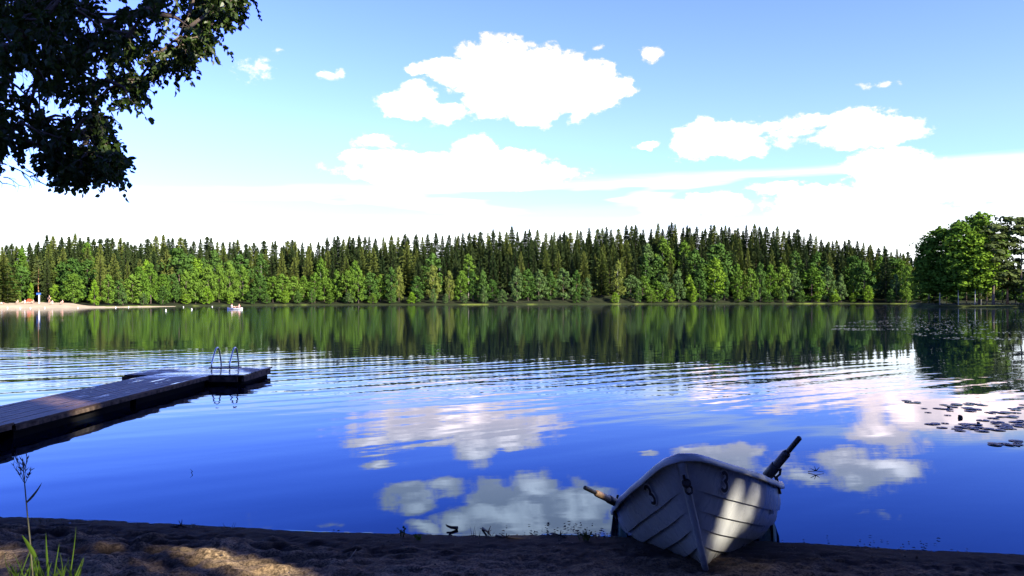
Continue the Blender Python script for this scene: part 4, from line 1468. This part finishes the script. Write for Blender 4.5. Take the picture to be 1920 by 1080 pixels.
for i, (a, bq, c, lab) in enumerate((((1515, 884), (1530, 883), (1545, 885), 'thin reed bits floating right of the raised oar'), ((1035, 1000), (1050, 1004), (1062, 1008), 'dark stick at the waterline left of the leafy clump'), ((930, 1004), (950, 1008), (985, 1010), 'long dark stick lying along the waterline in the middle'), ((318, 988), (340, 986), (352, 989), 'knotty twig on the waterline right of the reed'), ((905, 990), (915, 998), (920, 1004), 'short black twig slanting into the water'))):
    mb, b0 = twig([G(*a, .008), G(*bq, .02), G(*c, .008)], .008 if i else .004, '')
    for k in range(3):
        q = G(*bq, .02) - b0
        mb.tube([q, q + Vector((rl.uniform(-.06, .06), rl.uniform(-.03, .03), rl.uniform(.01, .05)))], [.005, .002], 4)
    tag(mb.build('twig', M_dry, None, True, b0), lab, 'twig')
# rotting leaves washed up along the edge: nobody could count them
mb = MB()
for k in range(230):
    px = rl.gauss(1085, 55) if k < 150 else rl.gauss(1680, 70) if k < 185 else rl.uniform(620, 1900)
    s = rl.random()
    d0 = shore_y(((px - 960) / F) * 5.6)
    y = d0 + (-.05 + .38 * s * s if k < 185 else rl.uniform(-.25, .06))
    x = (px - 960) / F * y
    z = max(.006, sand_z(x, y) + .008)
    leaf(mb, Vector((x, y, z)), Vector((rl.uniform(-1, 1), rl.uniform(-.7, .7), rl.uniform(-.02, .05))).normalized(), (Vector((0, 0, 1)) + rvec(rl) * .15).normalized(), rl.uniform(.012, .034), rl.uniform(.008, .018), rl)
for k in range(420):                                    # bits of leaf, bark and twig strewn over the sand
    x = rl.uniform(-3.4, 3.4)
    y = shore_y(x) - rl.uniform(.1, 1.35)
    z = sand_z(x, y) + .004
    L = rl.choice([rl.uniform(.008, .02), rl.uniform(.012, .03), rl.uniform(.03, .07)])
    leaf(mb, Vector((x, y, z)), Vector((rl.uniform(-1, 1), rl.uniform(-1, 1), rl.uniform(.0, .25))).normalized(), (Vector((0, 0, 1)) + rvec(rl) * .3).normalized(), L, min(L * .5, .008) if L > .03 else L * .6, rl)
tag(mb.build('leaf_litter', M_dry), 'dark rotting leaves and bits of twig along the waterline and on the sand', 'leaf litter', kind='stuff')

# ------------------------------------------------------------------ water lilies
M_pad = plain('lily_pad', (.012, .026, .018), .45, var=.4, scale=9, spec=.35)
pm = []
for v_ in range(4):
    mb = MB()
    rv = random.Random(70 + v_)
    n = 22
    V = [Vector((0, 0, .004))] + [Vector((math.cos(a) * (1 + .06 * math.sin(3 * a + v_)), math.sin(a) * (1 + .05 * math.cos(2 * a + v_)), .004 + .012 * max(0, math.sin(a * 2 + v_)))) for a in [rad(12 + 336 * k / (n - 1)) for k in range(n)]]
    V2 = [q - Vector((0, 0, .008)) for q in V]
    mb.add(V + V2, [(0, k, k + 1) for k in range(1, n)] + [(n + 1, n + 2 + k, n + 1 + k) for k in range(1, n)] + [(k, n + 1 + k, n + 2 + k, k + 1) for k in range(1, n)])
    pm.append(mb.mesh('lily_pad', M_pad, True))
pads = []
for (cx, cy, sxp, syp, n) in ((1712, 754, 14, 2, 4), (1800, 765, 42, 9, 16), (1880, 772, 34, 8, 10), (1820, 800, 42, 6, 16), (1885, 798, 30, 10, 12), (1900, 830, 22, 5, 5), (1750, 794, 8, 1.5, 2), (1862, 832, 16, 3, 4), (1910, 765, 10, 6, 4), (1960, 790, 40, 18, 12)):
    for k in range(int(n * 1.7)):
        px, py = cx + rl.gauss(0, .6) * sxp, cy + rl.gauss(0, .6) * syp
        g = G(px, py, .006)
        r = rl.uniform(.05, .092)
        if any((g - q).length < (r + r2) * .5 for q, r2, _ in pads):
            continue
        pads.append((g, r, px))
pads.sort(key=lambda a: (a[0].x / a[0].y))
for i, (g, r, px) in enumerate(pads):
    o = link('lily_pad', pm[i % 4], None, g)
    o.scale = (r, r, r)
    o.rotation_euler = (rl.uniform(-.03, .03), rl.uniform(-.03, .03), rl.uniform(0, 6.28))
    side = 'nearer' if g.y < 10.6 else 'farther' if g.y > 12.5 else 'middle'
    tag(o, f'{"large" if r > .073 else "small"} dark lily pad of the {side} floating patch, {ordinal(i + 1)} from the open water', 'lily pad', 'lily pads off the right bank')
# two standing rolled leaves among them
for (px, py, lab) in ((1800, 784, 'upturned black lily leaf standing among the floating pads'), (1778, 766, 'small upturned lily leaf at the far edge of the pads'), (1834, 795, 'small folded lily leaf rising between the nearer pads')):
    mb = MB()
    g = G(px, py)
    s = .045 if px == 1800 else .03
    V = []
    for k in range(9):
        a = rad(-70 + 140 * k / 8)
        V += [Vector((math.sin(a) * s, -.03 * math.cos(a), -.02)), Vector((math.sin(a) * s * .75, .04 * math.cos(a) - .02, s * (.55 + .45 * math.cos(a))))]
    mb.add(V, [(i * 2, i * 2 + 2, i * 2 + 3, i * 2 + 1) for i in range(8)])
    tag(mb.build('lily_leaf', M_pad, None, True, g), lab, 'lily leaf', 'upturned lily leaves')
# far fields of pads that read as specks
mb = MB()
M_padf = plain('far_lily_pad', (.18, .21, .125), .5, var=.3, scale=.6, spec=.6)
for k in range(4600):
    px = rl.uniform(1560, 2150)
    lo_, hi_ = interp(px, [(1560, 612), (1700, 580), (1800, 578), (2150, 580)]), interp(px, [(1560, 618), (1680, 622), (1760, 636), (2150, 640)])
    py = lo_ + (hi_ - lo_) * rl.random() ** 1.0
    if mnoise.noise(Vector((px * .006, py * .16, 0))) < -.02:
        continue
    g = G(px, py, .012)
    r = rl.uniform(.03, .065)
    V = [g + Vector((math.cos(a) * r, math.sin(a) * r, 0.004 * math.sin(a + k))) for a in [6.283 * j / 9 for j in range(9)]]
    mb.add(V, [tuple(range(9))])
tag(mb.build('lily_carpet', M_padf), 'thin carpet of floating lily pads off the headland', 'lily pads', kind='stuff')

# ------------------------------------------------------------------ far beach: sign, people, boat, buoys
M_white = plain('white_paint', (.8, .8, .78), .5, var=.08)
M_blue = plain('blue_panel', (.04, .13, .45), .5, var=.1)
def far_base(px, off):
    d = shore_d(px) + off
    return Vector(((px - 960) / F * d, d, max(.45, .42 + off * .045) + .25))
sg = thing('beach_sign', 'blue sign board on a stout white post at the bathing beach', 'sign', far_base(73.5, 7))
mb = MB()
mb.box((0, 0, .85), (.22, .16, 2.0))
mb.build('post', M_white, sg)
mb = MB()
mb.box((-.12, -.02, 2.02), (.95, .12, .42))
mb.build('board', M_blue, sg)
M_skin = plain('skin', (.55, .33, .23), .6, var=.1)
M_cloth = {'white': plain('white_cloth', (.75, .72, .7), .8), 'dark': plain('dark_cloth', (.02, .022, .03), .8), 'pink': plain('pink_cloth', (.6, .25, .22), .8), 'red': plain('red_cloth', (.55, .07, .03), .8)}
M_hair = plain('hair', (.06, .035, .02), .8)
def person(label, loc, pose, cloth, rz=0.0, grp='bathers on the far beach'):
    e = thing('person', label, 'person', loc, rz, grp)
    z = {'stand': .90, 'sit': .14, 'lie': .12}[pose]
    J = {'pelvis': (0, 0, z)}
    if pose == 'lie':
        J.update(chest=(.0, .48, .2), neck=(0, .62, .24), head=(0, .78, .3), kneel=(-.1, -.42, .32), footl=(-.1, -.8, .06), kneer=(.1, -.45, .14), footr=(.1, -.88, .06), elbl=(-.26, .45, .12), hndl=(-.3, .7, .08), elbr=(.26, .45, .12), hndr=(.3, .7, .08))
    elif pose == 'sit':
        J.update(chest=(0, .08, .52), neck=(0, .06, .68), head=(0, .02, .82), kneel=(-.12, -.42, .42), footl=(-.13, -.66, .05), kneer=(.12, -.42, .42), footr=(.13, -.66, .05), elbl=(-.25, -.06, .36), hndl=(-.14, -.33, .42), elbr=(.25, -.06, .36), hndr=(.14, -.33, .42))
    else:
        J.update(chest=(0, 0, 1.28), neck=(0, 0, 1.48), head=(0, -.02, 1.66), kneel=(-.1, -.03, .48), footl=(-.12, 0, .04), kneer=(.1, .02, .48), footr=(.13, .05, .04), elbl=(-.26, .0, 1.08), hndl=(-.25, -.1, .82), elbr=(.26, .0, 1.08), hndr=(.25, -.1, .82))
    R = dict(pelvis=.14, chest=.15, neck=.06, head=.105, kneel=.065, footl=.045, kneer=.065, footr=.045, elbl=.045, hndl=.035, elbr=.045, hndr=.035)
    names = list(J)
    ed = [('pelvis', 'chest'), ('chest', 'neck'), ('neck', 'head'), ('pelvis', 'kneel'), ('kneel', 'footl'), ('pelvis', 'kneer'), ('kneer', 'footr'), ('chest', 'elbl'), ('elbl', 'hndl'), ('chest', 'elbr'), ('elbr', 'hndr')]
    me = bpy.data.meshes.new('body')
    me.from_pydata([J[n_] for n_ in names], [(names.index(a), names.index(b_)) for a, b_ in ed], [])
    me.materials.append(M_skin)
    o = link('body', me, e)
    bm = bmesh.new()
    bm.from_mesh(me)
    sl = bm.verts.layers.skin.verify()
    bm.verts.ensure_lookup_table()
    for i, n_ in enumerate(names):
        bm.verts[i][sl].radius = (R[n_], R[n_])
        bm.verts[i][sl].use_root = n_ == 'pelvis'
    bm.to_mesh(me)
    bm.free()
    o.modifiers.new('skin', 'SKIN')
    o.modifiers.new('sub', 'SUBSURF').levels = 1
    mb = MB()                                            # shirt or swimsuit over the trunk
    a, c, n_ = Vector(J['pelvis']), Vector(J['chest']), Vector(J['neck'])
    mb.tube([a.lerp(c, -.25), a, a.lerp(c, .6), c, c.lerp(n_, .6)], [.12, .165, .16, .175, .10], 10)
    mb.build('clothing', M_cloth[cloth], e, True)
    mb = MB()
    hd = Vector(J['head'])
    mb.tube([hd + Vector((0, .02, -.02)), hd + Vector((0, .02, .04)), hd + Vector((0, .02, .1)), hd + Vector((0, .02, .125))], [.112, .115, .08, .02], 10)
    mb.build('hair', M_hair, e, True)
    return e
person('person in white lying on the sand at the left end of the beach', far_base(5, 3), 'lie', 'white', 1.2)
person('person in pink sitting on the sand, leftmost of the sitters', far_base(33, 5), 'sit', 'pink', .3)
person('person in white sitting on the sand left of the blue sign', far_base(46, 6), 'sit', 'white', -.4)
person('person in pink lying on the sand beside the blue sign', far_base(56, 6), 'lie', 'pink', 1.5)
person('person in red sitting on the sand next to the blue sign', far_base(62, 6.5), 'sit', 'red', .2)
person('person in dark clothes standing on the grass right of the sign', far_base(92.5, 7), 'stand', 'dark', .2)
person('person in white sitting close to the water right of the sign', far_base(98, 3), 'sit', 'white', .1)
person('person in pink sitting in the shade of the round beach tree', far_base(117, 4), 'sit', 'pink', .1)
# red shelter on the lawn
p0 = far_base(55, 14)
mb = MB()
mb.add([(-.5, -.5, 0), (.5, -.5, 0), (.5, .5, 0), (-.5, .5, 0), (-.35, 0, .6), (.35, 0, .6)], [(0, 1, 5, 4), (1, 2, 5), (2, 3, 4, 5), (3, 0, 4)])
tag(mb.build('beach_tent', M_cloth['red'], None, False, p0), 'small red tent-like shelter on the beach lawn', 'tent')
# small rowing boat out on the lake
bp_ = G(440, 580)
fbt = thing('rowing_boat', 'small white rowing boat with two people far out on the lake', 'rowing boat', bp_, rad(82))
mb = MB()
st_ = [(-1.35, .34, .30), (-.9, .5, .26), (0, .6, .24), (.8, .45, .28), (1.3, .12, .36), (1.42, .01, .40)]
V = []
for (u, b_, w) in st_:
    V += [Vector((-b_, u, w)), Vector((-b_ * .85, u, .06)), Vector((0, u, -.08)), Vector((b_ * .85, u, .06)), Vector((b_, u, w))]
mb.add(V, [(i * 5 + k, i * 5 + k + 1, i * 5 + 6 + k, i * 5 + 5 + k) for i in range(5) for k in range(4)] + [(0, 1, 2, 3, 4)])
hl = mb.build('hull', M_white, fbt)
mb = MB()
mb.tube([Vector((-b_, u, w + .02)) for u, b_, w in st_] + [Vector((b_, u, w + .02)) for u, b_, w in reversed(st_)], .035, 6)
mb.build('gunwale', plain('dark_gunwale', (.10, .07, .05), .6), fbt)
for u in (-.5, .5):
    mb = MB()
    mb.box((0, u, .2), (1.0, .2, .03))
    mb.build('thwart', M_oarwood, fbt)
person('person in white sitting at one end of the far rowing boat', bp_ + Vector((-.45, .0, .12)), 'sit', 'white', rad(90), 'people in the far rowing boat')
person('person in pink sitting at the other end of the far rowing boat', bp_ + Vector((.75, .0, .12)), 'sit', 'pink', rad(-90), 'people in the far rowing boat')
# buoys
bs = MB()
r = .12
V = []
for i in range(7):
    a = rad(-90 + 30 * i)
    for k in range(10):
        V.append((math.cos(a) * r * math.cos(k * .6283) + 0, math.cos(a) * r * math.sin(k * .6283), math.sin(a) * r + .07))
bs.add(V, [(i * 10 + k, i * 10 + (k + 1) % 10, i * 10 + 10 + (k + 1) % 10, i * 10 + 10 + k) for i in range(6) for k in range(10)])
bs.tube([(0, 0, r + .03), (0, 0, r + .14)], [.04, .03], 8)
bm_ = bs.mesh('buoy', M_white, True)
for (px, py, lab) in ((14, 577.9, 'white buoy off the left end of the beach'), (38, 577.9, 'white buoy off the beach beneath the sitters'), (57, 577.9, 'white buoy off the beach just left of the sign reflection'), (84, 577.7, 'large white buoy off the beach right of the sign'), (146, 577.4, 'white buoy off the round beach tree'), (217, 577.2, 'white buoy right of the egg-shaped waterline tree'), (241, 576.6, 'white buoy off the low wide tree past the beach'), (311, 582.5, 'nearest white buoy, halfway to the far rowing boat'), (344, 576.2, 'small white buoy close to the bank left of the far rowing boat'), (359.5, 580.5, 'white buoy on open water left of the far rowing boat'), (398, 575.5, 'small white buoy by the bank just left of the far rowing boat')):
    o = link('buoy', bm_, None, G(px, py))
    tag(o, lab, 'buoy', 'white buoys off the bathing beach')
